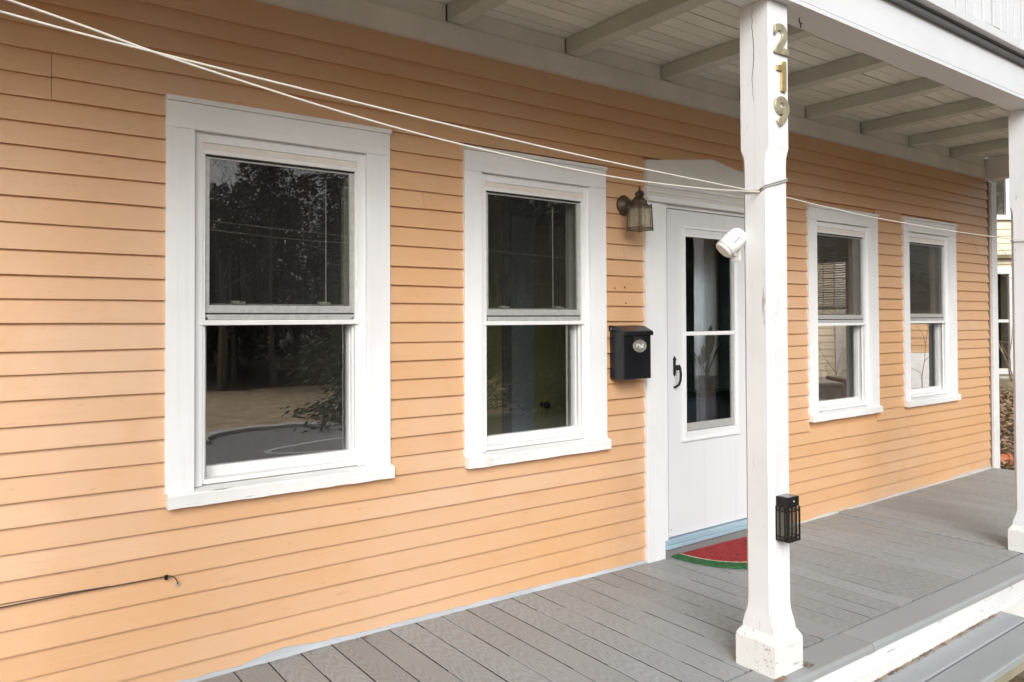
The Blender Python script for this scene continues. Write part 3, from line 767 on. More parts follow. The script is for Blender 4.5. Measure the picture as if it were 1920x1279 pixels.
# ------------------------------------------------------------------ porch steps
sp = empty('porch_steps', 'weathered grey porch steps in front of the white fascia', 'steps', (3.6, -1.5, -.45))
def tread(y0, y1, z):
    L = []
    for i in range(9):
        x = lerp(-1.0, 1.07, i/8); L.append([(x, y1, z-.035), (x, y0, z-.035), (x, y0, z-.008), (x, y0+.004, z-.001), (x, y0+.009, z), (x, y1-.003, z), (x, y1, z-.003)])
    return MB().loops(L).build('tread', MBORD, sp)
tread(-.050, .078, .288); tread(-.212, -.062, .288)
tread(-.37, -.225, .10); tread(-.53, -.38, .10)
for x in (-.95, .0, .98): MB().prism([(-.52, 0), (.07, 0), (.07, .252), (-.19, .252), (-.19, .064), (-.52, .064)], 'x', x, x+.04).build('stringer', MMOSS, sp)
MB().box(-.99, 1.06, -.195, -.165, .19, .2525).build('riser', MMOSS, sp)

# ------------------------------------------------------------------ mailbox
MMBOX = paint('scuffed_black_enamel', (.013, .014, .017), .30, .3, 'x', 1.5, chips=.66, chipcol=(.22, .22, .21), dirt=.25, dirtcol=(.05, .05, .05), bs=.2)
mbx = empty('mailbox', 'black wall mailbox with oval silver plate between window and door', 'mailbox', (3.186, -.013, 1.26))
hw = .110
MB().prism([(-hw, -.152), (hw, -.152), (hw, .125), (-hw, .125)], 'y', -.118, 0).build('body', MMBOX, mbx, .006)
MB().loops([[(x, 0, .128), (x, -.06, .126), (x, -.124, .102), (x, -.130, .098), (x, -.130, .118), (x, -.124, .124), (x, -.06, .152), (x, -.0, .156)] for x in (-hw-.006, hw+.008)]).build('lid', MMBOX, mbx, .002)
MB().box(-.035, .035, -.121, -.1182, .062, .094).build('latch_slot', MDARK, mbx)
pt = []
for k in range(28):
    a = 2*math.pi*k/28; pt.append((.012+.053*math.cos(a), .038+.037*math.sin(a)))
lp = MB().prism(pt, 'y', -.123, -.1182).build('label_plate', MPEWTER, mbx, .002)
def rim(cx, cz_, rx, rz, y, r, n=28): return [(cx+rx*math.cos(2*math.pi*k/n), y, cz_+rz*math.sin(2*math.pi*k/n)) for k in range(n+1)]
MB().tube(rim(.012, .038, .050, .0345, -.1235, 0), .003, 6).build('rim', MPEWTER, lp)
def text_mesh(txt, size, ext, offs, bev=0):
    c = bpy.data.curves.new('lettering', 'FONT'); c.body = txt; c.size = size; c.extrude = ext; c.offset = offs; c.align_x = 'CENTER'; c.align_y = 'CENTER'; c.bevel_depth = bev; c.bevel_resolution = 1; c.resolution_u = 8
    o = bpy.data.objects.new('lettering', c); COL.objects.link(o)
    dg = bpy.context.evaluated_depsgraph_get(); me = bpy.data.meshes.new_from_object(o.evaluated_get(dg)); bpy.data.objects.remove(o)
    return me
tm = text_mesh('Mail', .036, .001, .0006); tm.materials.append(MPLAST)
o = link('lettering', tm, lp); o.location = (.012, -.1242, .037); o.rotation_euler = (rad(90), 0, 0)

for (x, z) in ((3.12, 1.632), (3.20, 1.638), (3.21, 1.546), (3.02, 1.55)):
    MB().lathe([(0, 0), (.0045, 0), (.004, .003), (0, .004)], (x, -.0135, z), 8, 'y').build('nail', MDARK, house)
# ------------------------------------------------------------------ wall lantern
wl = empty('wall_lantern', 'aged bronze wall lantern with glass sides left of the door', 'lantern', (3.198, -.012, 2.12))
MB().lathe([(0, 0), (.058, 0), (.060, .006), (.054, .014), (.044, .020), (.036, .034), (.018, .042), (0, .043)], (0, 0, 0), 20, 'y').build('back_plate', MBRONZE, wl, 0, True)
MB().tube([(0, -.03, 0), (0, -.06, .002), (.0, -.085, .018), (0, -.105, .034), (0, -.12, .036)], .010, 10).build('arm', MBRONZE, wl, 0, True)
MB().lathe([(0, .074), (.010, .073), (.014, .066), (.022, .062), (.028, .050), (.022, .036), (.016, .030), (.03, .022), (.040, .010), (.046, -.012), (.050, -.018), (.0, -.018)], (0, -.13, .0), 8).build('canopy', MBRONZE, wl)
MB().lathe([(0, 0), (.014, 0), (.012, .006), (0, .008)], (-.012, -.153, .052), 10, 'y').build('sensor_lens', plain('dark_sensor_lens', (.03, .02, .06), .1), wl)
MB().lathe([(0, 0), (.006, .002), (.008, .010), (.003, .018), (0, .02)], (0, -.13, .074), 10).build('finial', MBRONZE, wl, 0, True)
cgx, cgy = 0, -.13; A, B_, zt_, zb_ = .046, .052, -.018, -.158
cage = MB()
for sx in (-1, 1):
    for sy in (-1, 1):
        cage.tube([(cgx+sx*A, cgy+sy*A, zt_+.01), (cgx+sx*B_, cgy+sy*B_, zb_-.006)], .0038, 6)
for zz, q in ((zt_, A), (zt_-.012, A+.0005), (zb_, B_), (zb_+.012, B_-.0005)):
    for (p1, p2) in (((-1, -1), (1, -1)), ((1, -1), (1, 1)), ((1, 1), (-1, 1)), ((-1, 1), (-1, -1))):
        cage.tube([(cgx+p1[0]*q, cgy+p1[1]*q, zz), (cgx+p2[0]*q, cgy+p2[1]*q, zz)], .0026, 5)
for t in (-.72, .72):
    cage.tube([(cgx+t*A, cgy-A, zt_), (cgx+t*B_, cgy-B_, zb_)], .0016, 5); cage.tube([(cgx-A, cgy+t*A, zt_), (cgx-B_, cgy+t*B_, zb_)], .0016, 5)
cage.build('cage', MBRONZE, wl)
for sx, sy in ((-1, 0), (1, 0), (0, -1), (0, 1)):
    q0, q1 = A-.003, B_-.003; m = MB()
    if sx: m.loops([[(cgx+sx*q1, cgy-q1, zb_), (cgx+sx*q1, cgy+q1, zb_), (cgx+sx*q0, cgy+q0, zt_), (cgx+sx*q0, cgy-q0, zt_)], [(cgx+sx*(q1-.002), cgy-q1, zb_), (cgx+sx*(q1-.002), cgy+q1, zb_), (cgx+sx*(q0-.002), cgy+q0, zt_), (cgx+sx*(q0-.002), cgy-q0, zt_)]])
    else: m.loops([[(cgx-q1, cgy+sy*q1, zb_), (cgx+q1, cgy+sy*q1, zb_), (cgx+q0, cgy+sy*q0, zt_), (cgx-q0, cgy+sy*q0, zt_)], [(cgx-q1, cgy+sy*(q1-.002), zb_), (cgx+q1, cgy+sy*(q1-.002), zb_), (cgx+q0, cgy+sy*(q0-.002), zt_), (cgx-q0, cgy+sy*(q0-.002), zt_)]])
    m.build('pane', MFROST, wl)
MB().lathe([(0, -.03), (.012, -.032), (.014, -.055), (.026, -.085), (.028, -.105), (.018, -.125), (0, -.13)], (cgx, cgy, 0), 14).build('bulb', plain('bulb_white', (.8, .78, .7), .3), wl, 0, True)

# ------------------------------------------------------------------ things on the near post
cxp, PYF = 2.765, -1.275-.0685
digs = [('2', (1447, 1475), 2.614, MBRASS, 'tarnished brass digit 2 at the top of the post'), ('1', 0, 2.460, MBRASS1, 'shiny gold digit 1 between the other two brass digits'), ('9', 0, 2.312, MBRASS, 'tarnished brass digit 9 lowest of the house numbers')]
for i, (t, _, z, mt, lab) in enumerate(digs):
    if t == '1':
        q = MB().prism([(-.010, -.0625), (.014, -.0625), (.014, .0625), (-.002, .0625), (-.010, .046), (-.031, .040), (-.031, .022), (-.010, .022)], 'y', -.0045, .0045)
        me = bpy.data.meshes.new('digit'); me.from_pydata([(v[0], v[2], -v[1]) for v in q.v], [], q.f); me.update()
    else: me = text_mesh(t, .165, .0040, .0046, .0012)
    me.materials.append(mt)
    o = link('house_number', me); o.rotation_euler = (rad(90), 0, 0)
    xs_ = [v.co.x for v in me.vertices]; ys_ = [v.co.y for v in me.vertices]
    sx = {'2': .098, '1': .060, '9': .098}[t]/(max(xs_)-min(xs_)); sy = .125/(max(ys_)-min(ys_))
    cx_, cy_ = (max(xs_)+min(xs_))/2, (max(ys_)+min(ys_))/2
    for v in me.vertices: v.co.x = (v.co.x-cx_)*sx; v.co.y = (v.co.y-cy_)*sy
    o.location = (2.779, PYF-.0062, z)
    tag(o, lab, 'house number', 'house numbers on the porch post')
m = MB(); L = []; r = random.Random(8)
for k in range(26):
    z = 2.768-k*.0165; y = -1.271+r.uniform(-.0022, .0022)+.004*math.sin(k*.4); hw_ = .0003+.0011*math.sin(math.pi*(k+.5)/26)
    L.append([(2.6964, y-hw_, z), (2.6961, y-hw_, z), (2.6961, y+hw_, z), (2.6964, y+hw_, z)])
ck = m.loops(L).build('crack', MDARK, [o for o in bpy.data.objects if o.name.split('.')[0] == 'post'][1])
# solar lantern
sl = empty('solar_lantern', 'black boxy solar lantern with glass sides low on the front of the post', 'lantern', (2.757, PYF-.030, .64))
a_, d_ = .037, .029
MB().box(-a_, a_, -d_, d_, .052, .092).build('cap', MBLACK, sl, .002)
MB().box(-a_+.006, a_-.006, -d_+.006, d_-.006, .0921, .094).build('solar_panel', plain('solar_cell', (.20, .21, .23), .2, .2), sl)
MB().lathe([(0, 0), (.004, 0), (.003, .002), (0, .0025)], (.0, -d_, .075), 8, 'y').build('screw', MALU, sl)
fr = MB()
for sx in (-1, 1):
    for sy in (-1, 1): fr.box(sx*a_-.003, sx*a_+.003, sy*d_-.003, sy*d_+.003, -.086, .0519)
for t in (-.38, .38):
    fr.box(t*a_-.0022, t*a_+.0022, -d_-.002, -d_+.002, -.080, .0518); fr.box(-a_-.002, -a_+.002, t*d_-.0022, t*d_+.0022, -.080, .0518)
for zz in (.036, -.068, -.084):
    fr.box(-a_+.0032, a_-.0032, -d_-.0018, -d_+.0018, zz-.0025, zz+.0025); fr.box(-a_-.0018, -a_+.0018, -d_+.0032, d_-.0032, zz-.0025, zz+.0025); fr.box(a_-.0018, a_+.0018, -d_+.0032, d_-.0032, zz-.0025, zz+.0025)
fr.build('frame', MBLACK, sl)
MB().box(-a_+.003, a_-.003, -d_+.003, d_-.003, -.088, -.0862).build('base', MBLACK, sl)
MAMB = glass('smoky_lantern_glass', 1.5, (.72, .70, .66), .10, (.36, .35, .32))
MB().box(-a_+.004, a_-.004, -d_+.0045, -d_+.0065, -.0855, .051).build('pane', MAMB, sl)
MB().box(-a_+.0045, -a_+.0065, -d_+.007, d_-.004, -.0855, .051).build('pane', MAMB, sl)
MB().box(a_-.0065, a_-.0045, -d_+.007, d_-.004, -.0855, .051).build('pane', MAMB, sl)
# security camera on the hidden side of the post
sq = empty('security_camera', 'white rounded security camera bracketed to the left of the post', 'camera', (2.640, -1.200, 1.775))
body = MB().lathe([(0, -.056), (.036, -.056), (.040, -.052), (.0405, -.040), (.0415, -.0385), (.0425, .0), (.042, .022), (.037, .044), (.027, .058), (.012, .065), (0, .066)], n=24).build('body', MPLAST, sq, 0, True)
body.rotation_euler = Vector((.60, -.36, .66)).to_track_quat('Z', 'Y').to_euler()
MB().tube(rim(0, 0, .0425, .0425, 0, 0, 24), .0012, 5).build('seam', MALU, body).rotation_euler = (rad(90), 0, 0)
body.children[0].location = (0, 0, -.040)
MB().box(-.0446, -.041, -.0012, .0012, -.012, .026).build('slot', MDARK, body)
MB().tube([(.005, .01, -.02), (.02, .015, -.04), (.036, .02, -.048), (.0535, .02, -.050)], .009, 8).build('bracket', MPLAST, sq, 0, True)
MB().box(.050, .0562, -.003, .043, -.078, -.026).build('mount_plate', MPLAST, sq, .003)
tag(MB().tube([(2.99, -1.30, 2.768), (2.99, -1.30, 2.752), (3.0, -1.30, 2.744), (3.008, -1.30, 2.750), (2.998, -1.30, 2.735), (3.004, -1.30, 2.728)], .0025, 6).build('cup_hook', MBLACK), 'tiny black hook screwed under the white beam', 'hook')

# ------------------------------------------------------------------ clothesline
cl = empty('clothesline', 'white doubled clothesline strung between the porch posts past the numbers', 'clothesline', (0, 0, 0))
def curve(pts, n=6):
    P = [Vector(p) for p in pts]; out = []
    for i in range(len(P)-1):
        p0, p1, p2, p3 = P[max(0, i-1)], P[i], P[i+1], P[min(len(P)-1, i+2)]
        for t in range(n):
            s = t/n; out.append(tuple(.5*((2*p1)+(p2-p0)*s+(2*p0-5*p1+4*p2-p3)*s*s+(3*p1-p0-3*p2+p3)*s**3)))
    out.append(tuple(P[-1])); return out
YC = -1.30
MB().tube(curve([(-.06, YC, 2.155), (.09, YC, 2.133), (.245, YC, 2.107), (.437, YC, 2.071), (.849, YC, 2.014), (1.24, YC, 1.977), (1.817, YC, 1.949), (2.3, YC, 1.954), (2.60, YC, 1.970), (2.693, YC, 1.976)]), .0031, 8).build('strand', MROPE, cl, 0, True)
MB().tube(curve([(-.06, YC, 2.118), (.09, YC, 2.103), (.246, YC, 2.089), (.5, YC, 2.072), (.849, YC, 2.050), (1.3, YC, 2.024), (1.807, YC, 2.000), (2.3, YC, 1.985), (2.60, YC, 1.977), (2.693, YC, 1.978)]), .0031, 8).build('strand', MROPE, cl, 0, True)
MB().tube(curve([(2.837, YC, 1.974), (3.2, YC, 1.955), (3.61, YC, 1.940), (4.4, YC, 1.928), (5.176, YC, 1.931), (5.462, YC, 1.938)]), .0026, 8).build('strand', MROPE, cl, 0, True)
def wrap(cx, z0, z1, dz, mat):
    h = .0725; c = .02; pts = []
    ringp = [(-h, -.025), (-h, -h+c), (-h+c, -h), (h-c, -h), (h, -h+c), (h, h-c), (h-c, h), (-h+c, h), (-h, h-c), (-h, -.025)]
    zz = [0, .25, .38, .85, 1.0, .9, .6, .35, .1, 0]
    for (x, y), q in zip(ringp, zz): pts.append((cx+x, -1.275+y, lerp(z0, z1, q)+dz))
    return MB().tube(pts, .0034, 7).build('loop', mat, cl, 0, True)
for dz in (0, .008): wrap(2.765, 1.978, 2.037, dz, MROPEG)
wrap(5.53, 1.932, 1.965, 0, MROPEG)
wrap(0, 2.13, 2.15, 0, MROPEG)

# ------------------------------------------------------------------ cable stub on the siding
cc = empty('coaxial_cable', 'black cable tucked under a clapboard with a loose curled end', 'cable', (0, 0, 0))
MB().tube(curve([(-.8, -.017, .463), (.1, -.017, .4665), (.35, -.0165, .468), (.55, -.016, .4655), (.69, -.016, .4645), (.705, -.022, .466), (.722, -.026, .458), (.733, -.025, .443), (.737, -.019, .428)]), .0023, 7).build('cable', MCOAX, cc, 0, True)
MB().tube(curve([(-.8, -.0165, .478), (.1, -.0165, .477), (.35, -.016, .473), (.5, -.015, .468)]), .0015, 6).build('cable', MCOAX, cc, 0, True)
MB().box(.690, .701, -.022, -.0125, .452, .470).build('clip', MBLACK, cc)
MB().lathe([(0, 0), (.008, 0), (.007, .004), (0, .005)], (.7375, -.0135, .424), 8, 'y').build('grommet', MALU, cc)

# ------------------------------------------------------------------ doormat
dm = empty('doormat', 'half round watermelon doormat, red with green rind, at the door', 'doormat', (3.96, -.045, 0))
def half(R0, R1, z0, z1, n=40, jit=0, y0=0):
    m = MB(); L = []
    for k in range(n+1):
        a = -math.pi*k/n; c, s_ = math.cos(a), math.sin(a); j = random.uniform(-jit, jit)
        zb0 = deckz(3.96+R0*c); zb1 = deckz(3.96+R1*c)
        E_ = .87
        L.append([(R0*c*E_, R0*s_-y0, zb0+z0), ((R1+j)*c*E_, (R1+j)*s_-y0, zb1+z0), ((R1+j-.004)*c*E_, (R1+j-.004)*s_-y0, zb1+z1-.002), (R0*c*E_, R0*s_-y0, zb0+z1)])
    return m.loops(L)
half(.388, .460, .002, .017, 90, .003).build('rind', MGREEN, dm)
half(.3735, .3878, .002, .0165, 60, 0).build('rind_line', MMATW, dm)
half(.01, .3733, .002, .016, 60, 0).build('flesh', MRED, dm)
r = random.Random(31); tuft = {'r': MB(), 'w': MB(), 'g': MB()}
for k in range(9000):
    a = -r.uniform(.02, 3.12); q = r.random()**.5*.462; x, y = q*math.cos(a)*.87, q*math.sin(a); z = deckz(3.96+x)+.0155
    t_ = tuft['r' if q < .373 else 'w' if q < .388 else 'g']; i = len(t_.v); b_ = .0035; an = r.uniform(0, 6.28)
    for e in range(3): t_.v.append((x+b_*math.cos(an+e*2.09), y+b_*math.sin(an+e*2.09), z-.002))
    t_.v.append((x+r.gauss(0, .003), y+r.gauss(0, .003), z+r.uniform(.002, .007))); t_.f += [(i, i+1, i+3), (i+1, i+2, i+3), (i+2, i, i+3)]
for kk, mm in (('r', MRED), ('w', MMATW), ('g', MGREEN)): tuft[kk].build('pile', mm, dm)['kind'] = 'stuff'
r = random.Random(12)
for k in range(16):
    a = -r.uniform(.15, 2.99); R = r.uniform(.1, .35); x, y = R*math.cos(a)*.87, R*math.sin(a)
    an = r.uniform(0, 3); u = Vector((math.cos(an), math.sin(an)))*.011; v = Vector((-u.y, u.x))*.5
    z = deckz(3.96+x)+.0185
    MB().loops([[(x-u.x, y-u.y, zz), (x+v.x, y+v.y, zz), (x+u.x, y+u.y, zz), (x-v.x, y-v.y, zz)] for zz in (z, z+.0018)]).build('seed', MDARK, dm)

# ------------------------------------------------------------------ loose leaf bits on the deck and steps
mb = MB(); r = random.Random(21)
def bit(x, y, z, s):
    a = r.uniform(0, 6.28); u = Vector((math.cos(a), math.sin(a), r.uniform(-.15, .25)))*s; v = Vector((-math.sin(a), math.cos(a), r.uniform(-.2, .3)))*s*r.uniform(.15, .5)
    c = Vector((x, y, z+.003)); i = len(mb.v)
    mb.v += [tuple(c-u), tuple(c+v), tuple(c+u), tuple(c-v*.6)]; mb.f.append((i, i+1, i+2, i+3))
for k in range(1100):
    x = r.uniform(2.7, 4.6); bit(x, -1.424-abs(r.gauss(0, .008)), -.163, r.uniform(.003, .012))
for k in range(130): bit(r.uniform(2.655, 2.72), -1.372-abs(r.gauss(0, .01)), deckz(2.7)+.002, r.uniform(.003, .009))
for k in range(14): bit(2.872+r.uniform(0, .04), -1.372+r.uniform(-.02, .02), deckz(2.87)+.003, r.uniform(.006, .016))
for k in range(90):
    x, y = r.uniform(.8, 8.0), r.uniform(-1.4, -.05); bit(x, y, deckz(x), r.uniform(.002, .006))
for k in range(50):
    x = r.choice([3.56, 1.52, 1.25, 1.09, 3.6])+r.gauss(0, .03); bit(x, -.04-abs(r.gauss(0, .012)), deckz(x)+.002, r.uniform(.004, .012))
for k in range(120): bit(r.uniform(2.7, 4.6), r.uniform(-1.70, -1.44), -.163, r.uniform(.002, .006))
tag(mb.build('leaf_debris', MDEAD), 'dry leaf crumbs scattered over the deck and steps', None, None, 'stuff')

# ------------------------------------------------------------------ right side yard
def fr_(u, depth, z=0):
    s = (u-960)/F_PX*depth; fx = Vector((math.sin(YAW), math.cos(YAW), 0)); rx = Vector((math.cos(YAW), -math.sin(YAW), 0))
    p = CAM+fx*depth+rx*s; return Vector((p.x, p.y, z))
pot = empty('flower_pot', 'terracotta flower pot lying on its side past the deck end', 'flower pot', (8.72, .10, -.02))
p_ = MB().lathe([(.0, -.08), (.052, -.08), (.070, .05), (.080, .05), (.084, .085), (.072, .085), (.068, .05), (.046, -.068), (0, -.068)], n=20).build('pot_wall', MTERRA, pot, 0, False)
p_.rotation_euler = Vector((.75, -.62, -.12)).to_track_quat('Z', 'Y').to_euler()
mb = MB(); r = random.Random(5)
for k in range(6500):
    dd = r.uniform(7.4, 12.3); u = r.uniform(1660, 2050); p = fr_(u, dd)
    if p.x < 8.45 and p.y > -1.5: continue
    z = gh(p.x, p.y)+r.uniform(0, .05); s = r.uniform(.02, .055); a = r.uniform(0, 6.28)
    n_ = Vector((r.gauss(0, .5), r.gauss(0, .5), 1)).normalized(); uu = n_.cross(Vector((math.cos(a), math.sin(a), .1))).normalized()*s; vv = n_.cross(uu)*r.uniform(.35, .7)
    c = Vector((p.x, p.y, z+.01)); i = len(mb.v); mb.v += [tuple(c-uu), tuple(c+vv), tuple(c+uu), tuple(c-vv), ]; mb.f.append((i, i+1, i+2, i+3))
tag(mb.build('fallen_leaves', MDEAD), 'brown fallen leaves covering the ground past the deck', None, None, 'stuff')
# neighbour's house, facing the camera's axis
NB = empty('neighbour_house', 'cream clapboard house with white framed windows beyond the porch end', 'house', fr_(1500, 12.8, 0)); NB.rotation_euler = (0, 0, -YAW)
K = 12.8/F_PX
def nu(u): return (u-1500)*K
W0, W1 = -1.0, nu(2120)
NH = [(nu(1861.5), nu(1891), .58, 2.17), (nu(1857), nu(1887), 3.17, 4.75)]
m = MB(); X = sorted({W0, W1, *[h[0] for h in NH], *[h[1] for h in NH]})
for a, b in zip(X, X[1:]):
    z = .42
    for l, h in sorted([(h[2], h[3]) for h in NH if h[0] <= a+1e-6 and h[1] >= b-1e-6]): m.box(a, b, .02, .2, z, l); z = h
    m.box(a, b, .02, .2, z, 6.0)
m.build('wall', MCREAMS, NB)
for i in range(46):
    z = .45+i*.118; sg = [(W0, W1)]
    for h in NH:
        if z+.118 > h[2]-.1 and z < h[3]+.1:
            sg = [q for a, b in sg for q in ((a, h[0]-.1), (h[1]+.1, b))]
    for a, b in sg: MB().loops([[(x, .02, z), (x, -.014, z), (x, .004, z+.126), (x, .02, z+.126)] for x in (a, b)]).build('clapboard', MCREAMS, NB)
for (a, b, z0, z1) in NH:
    f = MB().box(a-.11, a-.0, -.03, .05, z0-.02, z1+.12).box(b, b+.11, -.03, .05, z0-.02, z1+.12).box(a, b, -.029, .05, z1, z1+.119).box(a-.12, b+.12, -.06, .05, z0-.09, z0-.0205).box(a, b, -.0, .06, (z0+z1)/2-.02, (z0+z1)/2+.03).build('window', MWHITE, NB)
    MB().box(a, b, .03, .034, z0-.02, (z0+z1)/2-.02).build('pane', glass('neighbour_glass', 1.9, (.8, .8, .8)), f)
    MB().box(a, b, .03, .034, (z0+z1)/2+.03, z1).build('pane', bpy.data.materials['neighbour_glass'], f)
MB().box(nu(1858), nu(1960), -.12, .0, 2.43, 2.49).build('ledge', MTIMB, NB)
MB().box(nu(1564), nu(1577), -.05, .0195, .42, 6.0).build('corner_board', MWHITE, NB)
MB().box(W0, W1, .45, .5, -.2, 6.0).build('inner_lining', MROOM, NB)
MB().box(W0-.0, W1+.0, -.02, .3, -.3, .44).build('foundation', MCONC, NB)
MB().prism([(-.5, 6.0), (2.6, 6.0), (2.6, 8.0)], 'x', W0-.3, W1+.3).build('roof', MROOF, NB)
# timber edging
te = empty('timber_edging', 'weathered timber edging along the raised bed by the cream house', 'edging', fr_(1780, 11.9, 0)); te.rotation_euler = (0, 0, -YAW)
MB().box(.0, 3.4, -.06, .06, .10, .33).build('timber', MTIMB, te, .008)
MB().box(.0, 3.4, .25, .37, .30, .46).build('timber', MTIMB, te, .008)
# orange shed and bins seen through the corner windows
sh = empty('shed', 'small orange clapboard shed seen through the far right window', 'shed', fr_(1690, 10.8, 0)); sh.rotation_euler = (0, 0, -YAW)
MB().box(0, .72, .02, .5, .93, 2.3).build('wall', MORSH, sh)
for i in range(13):
    z = .95+i*.105; MB().loops([[(x, .02, z), (x, -.012, z), (x, .004, z+.11), (x, .02, z+.11)] for x in (0, .72)]).build('clapboard', MORSH, sh)
MB().box(-.01, .73, -.03, .5, .0, .945).build('foundation', plain('whitewashed_concrete', (.80, .80, .79), .8, 0, .05, 9, .3), sh)
MB().prism([(-.1, 2.3), (.6, 2.3), (.25, 2.55)], 'x', -.06, .78).build('roof', MROOF, sh)
for (u, d, mt, lab, ln) in ((1541, 9.6, MBIN, 'grey wheeled bin in the side yard seen through the third window', 'a'), (1576, 9.9, MBINB, 'brown wheeled bin right of the grey one seen through the window', 'b')):
    p = fr_(u, d); t = empty('trash_bin', lab, 'trash bin', (p.x, p.y, gh(p.x, p.y)), 'bins in the side yard'); t.rotation_euler = (0, 0, -YAW)
    hw_ = .15 if ln == 'a' else .09
    MB().loops([[(-hw_*.85, -.2, .03), (hw_*.85, -.2, .03), (hw_*.85, .2, .03), (-hw_*.85, .2, .03)], [(-hw_, -.24, .60), (hw_, -.24, .60), (hw_, .24, .60), (-hw_, .24, .60)]]).build('body', mt, t, .01)
    MB().box(-hw_-.012, hw_+.012, -.26, .25, .6005, .65).build('lid', mt, t, .012)
    for sx in (-1, 1): MB().lathe([(0, -.02), (.09, -.02), (.09, .02), (0, .02)], (sx*(hw_*.85), .2, .09), 12, 'x').build('wheel', MDARK, t)
# bare shrubs
def shrub(name, lab, base, h, n, seed, spread):
    r = random.Random(seed); root = empty(name, lab, 'shrub', base, 'bare shrubs in the side yard'); m = MB()
    for k in range(n):
        a = r.uniform(0, 6.28); d = Vector((math.cos(a)*spread, math.sin(a)*spread, 1)).normalized(); p = Vector((r.uniform(-.05, .05), r.uniform(-.05, .05), 0)); pts = [tuple(p)]
        for q in range(6):
            d = (d+Vector((r.gauss(0, .22), r.gauss(0, .22), r.gauss(-.04, .15)))).normalized(); p = p+d*h/6*r.uniform(.7, 1.2); pts.append(tuple(p))
            if q > 1:
                e = p; dd = (d+Vector((r.gauss(0, .7), r.gauss(0, .7), r.gauss(0, .4)))).normalized(); tp = [tuple(e)]
                for w_ in range(3): e = e+dd*h*.07; dd = (dd+Vector((r.gauss(0, .3), r.gauss(0, .3), -.1))).normalized(); tp.append(tuple(e))
                m.tube(tp, .004, 4, .4)
        m.tube(pts, .009, 5, .3)
    return m.build('branch', MBRANCH, root)
b0 = fr_(1722, 9.6); shrub('bare_shrub', 'bare shrub in front of the orange shed', (b0.x, b0.y, gh(b0.x, b0.y)), 1.5, 5, 4, .35)
b0 = fr_(1898, 11.6); shrub('bare_shrub', 'bare shrub in front of the cream house window', (b0.x, b0.y, gh(b0.x, b0.y)+.2), 1.9, 8, 9, .4)
b0 = fr_(1585, 11.2); shrub('bare_shrub', 'low twiggy shrub behind the bins', (b0.x, b0.y, gh(b0.x, b0.y)), .9, 14, 14, .5)

# ------------------------------------------------------------------ trees across the road, seen mirrored in the panes
def evergreen(x, y, H, R, n, seed, lab, z0=.3, mat=MNEED):
    r = random.Random(seed); root = empty('evergreen_tree', lab, 'tree', (x, y, -.45), 'evergreens across the road')
    tr = MB().tube([(0, 0, 0), (.05, .02, H*.4), (.0, .06, H*.97)], .17, 8, .15)
    for k in range(34):
        z = lerp(z0*H*.3+.5, H*.95, k/34); a = k*2.4; L = R*(1-z/H)**.7*r.uniform(.7, 1.05)
        tr.tube([(0, 0, z), (math.cos(a)*L*.5, math.sin(a)*L*.5, z+.05), (math.cos(a)*L, math.sin(a)*L, z-.25)], .028, 5, .3)
    tr.build('trunk', MTRUNK, root)
    m = MB()
    for k in range(n):
        t = r.random()**1.15; z = lerp(z0, H, t); Rm = R*(1-t)**.65*(.72+.28*math.sin(z*5.3+seed))+.08
        a = r.uniform(0, 6.28); q = r.random()**.5; rr = Rm*q*(.8+.3*math.sin(a*5+z*1.7))
        c = Vector((math.cos(a)*rr, math.sin(a)*rr, z-.35*q*R*.3+r.gauss(0, .08)))
        d = Vector((math.cos(a), math.sin(a), r.uniform(-.9, .1))).normalized(); s = r.uniform(.05, .12)
        w_ = d.cross(Vector((r.gauss(0, 1), r.gauss(0, 1), r.gauss(0, 1)))).normalized()*s*.22
        i = len(m.v); m.v += [tuple(c-d*s*.6), tuple(c+w_), tuple(c+d*s), tuple(c-w_)]; m.f.append((i, i+1, i+2, i+3))
    m.build('crown', mat, root)
evergreen(6.75, -9.7, 9.5, 2.1, 70000, 1, 'tall evergreen with drooping sprays mirrored at right in the first window', -.1)
evergreen(10.4, -8.9, 9.5, 3.3, 60000, 2, 'dense evergreen mirrored in the second window', -.1)
evergreen(14.6, -8.3, 9.5, 3.4, 46000, 3, 'dense evergreen mirrored in the storm door glass', -.1)
evergreen(19.5, -8.0, 9.0, 3.6, 24000, 4, 'farthest evergreen along the road, added to darken the corner window reflections', .2)  # tree added to keep bright sky out of the corner panes
mb = MB(); fo = MB(); r = random.Random(77)
for k in range(90):
    x = r.uniform(4.2, 28); y = -17.8-r.random()**1.4*14; H = r.uniform(3.6, 6.0); z00 = gh(x, y)-.1; H += z00
    mb.tube([(x, y, z00), (x+r.gauss(0, .15), y, H*.5), (x+r.gauss(0, .4), y, H)], r.uniform(.07, .17), 6, .25)
    for q in range(5):
        z = r.uniform(H*.3, H*.95); a = r.uniform(0, 6.28); L = r.uniform(.6, 1.6)
        mb.tube([(x, y, z), (x+math.cos(a)*L*.6, y+math.sin(a)*L*.6, z+L*.35), (x+math.cos(a)*L, y+math.sin(a)*L, z+L*.8)], .025, 4, .3)
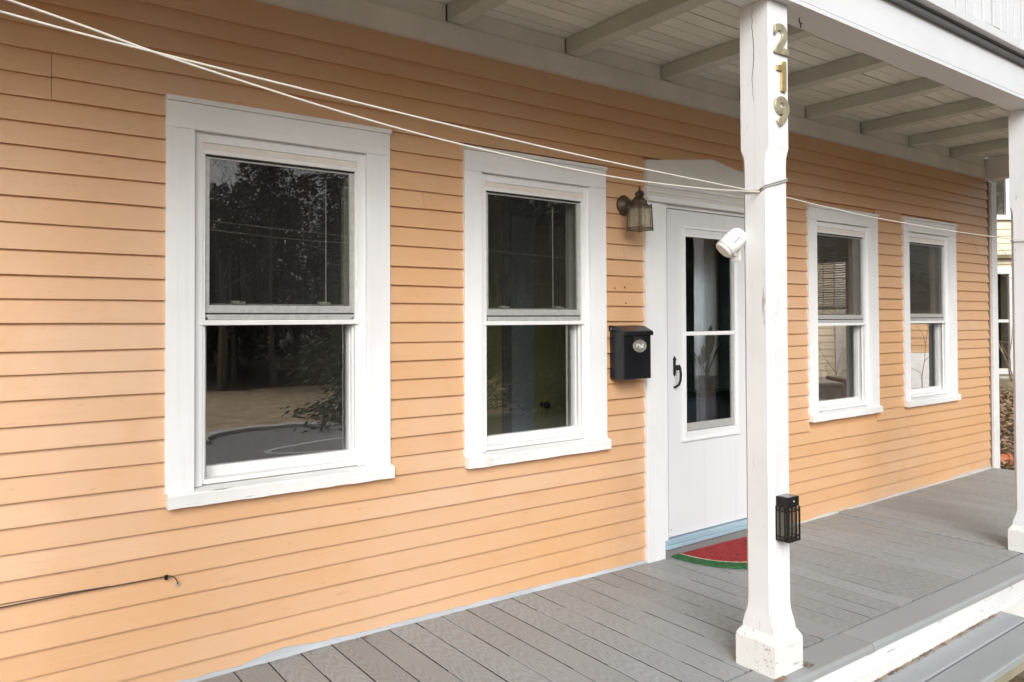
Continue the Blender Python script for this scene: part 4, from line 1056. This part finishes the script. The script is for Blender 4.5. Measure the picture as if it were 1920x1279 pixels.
for k in range(66):
    x = r.uniform(4.6, 28); y = -18.6-r.random()**1.3*10; H = r.uniform(4.2, 7.2); R = r.uniform(1.4, 2.4); zl = gh(x, y)+r.uniform(.1, 1.5)
    for q in range(2600):
        t = r.random(); z = lerp(zl, H, t); rr = R*(1-t*.85)*r.random()**.5; a = r.uniform(0, 6.28)
        c = Vector((x+math.cos(a)*rr, y+math.sin(a)*rr, z)); s = r.uniform(.05, .14)
        d = Vector((r.gauss(0, 1), r.gauss(0, 1), r.gauss(-.3, .6))).normalized(); w_ = d.cross(Vector((r.gauss(0, 1), r.gauss(0, 1), 1))).normalized()*s*.35
        i = len(fo.v); fo.v += [tuple(c-d*s), tuple(c+w_), tuple(c+d*s), tuple(c-w_)]; fo.f.append((i, i+1, i+2, i+3))
tw = MB()
for k in range(55):
    x = r.uniform(4.4, 24); y = -18.4-r.random()*9; H = r.uniform(4.5, 7.5); g0 = gh(x, y)
    for q in range(420):
        z = g0+.3+H*r.random()**.8; rr = r.random()**.6*(1.3-.6*abs(z-g0-H*.6)/H); a = r.uniform(0, 6.28)
        c = Vector((x+math.cos(a)*rr, y+math.sin(a)*rr, z)); d = Vector((math.cos(a)*.5+r.gauss(0, .4), math.sin(a)*.5+r.gauss(0, .4), r.uniform(.1, 1.2))).normalized()*r.uniform(.2, .6)
        w_ = d.cross(Vector((r.gauss(0, 1), r.gauss(0, 1), .3))).normalized()*r.uniform(.006, .014)
        i = len(tw.v); tw.v += [tuple(c-w_), tuple(c+w_), tuple(c+d)]; tw.f.append((i, i+1, i+2))
for k in range(20):
    x = -18+k*1.15+r.uniform(-.4, .4); y = -31-r.random()*4; H = r.uniform(5.5, 8.5)+gh(x, y); R = r.uniform(1.6, 2.6); zl = gh(x, y)
    mb.tube([(x, y, zl-.1), (x+.1, y, H*.9)], .13, 6, .3)
    for q in range(900):
        t = r.random(); z = lerp(zl+.2, H, t); rr = R*(1-t*.8)*r.random()**.5; a = r.uniform(0, 6.28)
        c = Vector((x+math.cos(a)*rr, y+math.sin(a)*rr, z)); s_ = r.uniform(.10, .26)
        d = Vector((r.gauss(0, 1), r.gauss(0, 1), r.gauss(-.3, .6))).normalized(); w_ = d.cross(Vector((r.gauss(0, 1), r.gauss(0, 1), 1))).normalized()*s_*.4
        i = len(fo.v); fo.v += [tuple(c-d*s_), tuple(c+w_), tuple(c+d*s_), tuple(c-w_)]; fo.f.append((i, i+1, i+2, i+3))
wd = mb.build('woodland', MTRUNK); tag(wd, 'dark mixed woodland beyond the dry lawn, mirrored in the windows', None, None, 'stuff')
fo.build('foliage', MNEEDD, wd); tw.build('twigs', MTRUNK, wd)
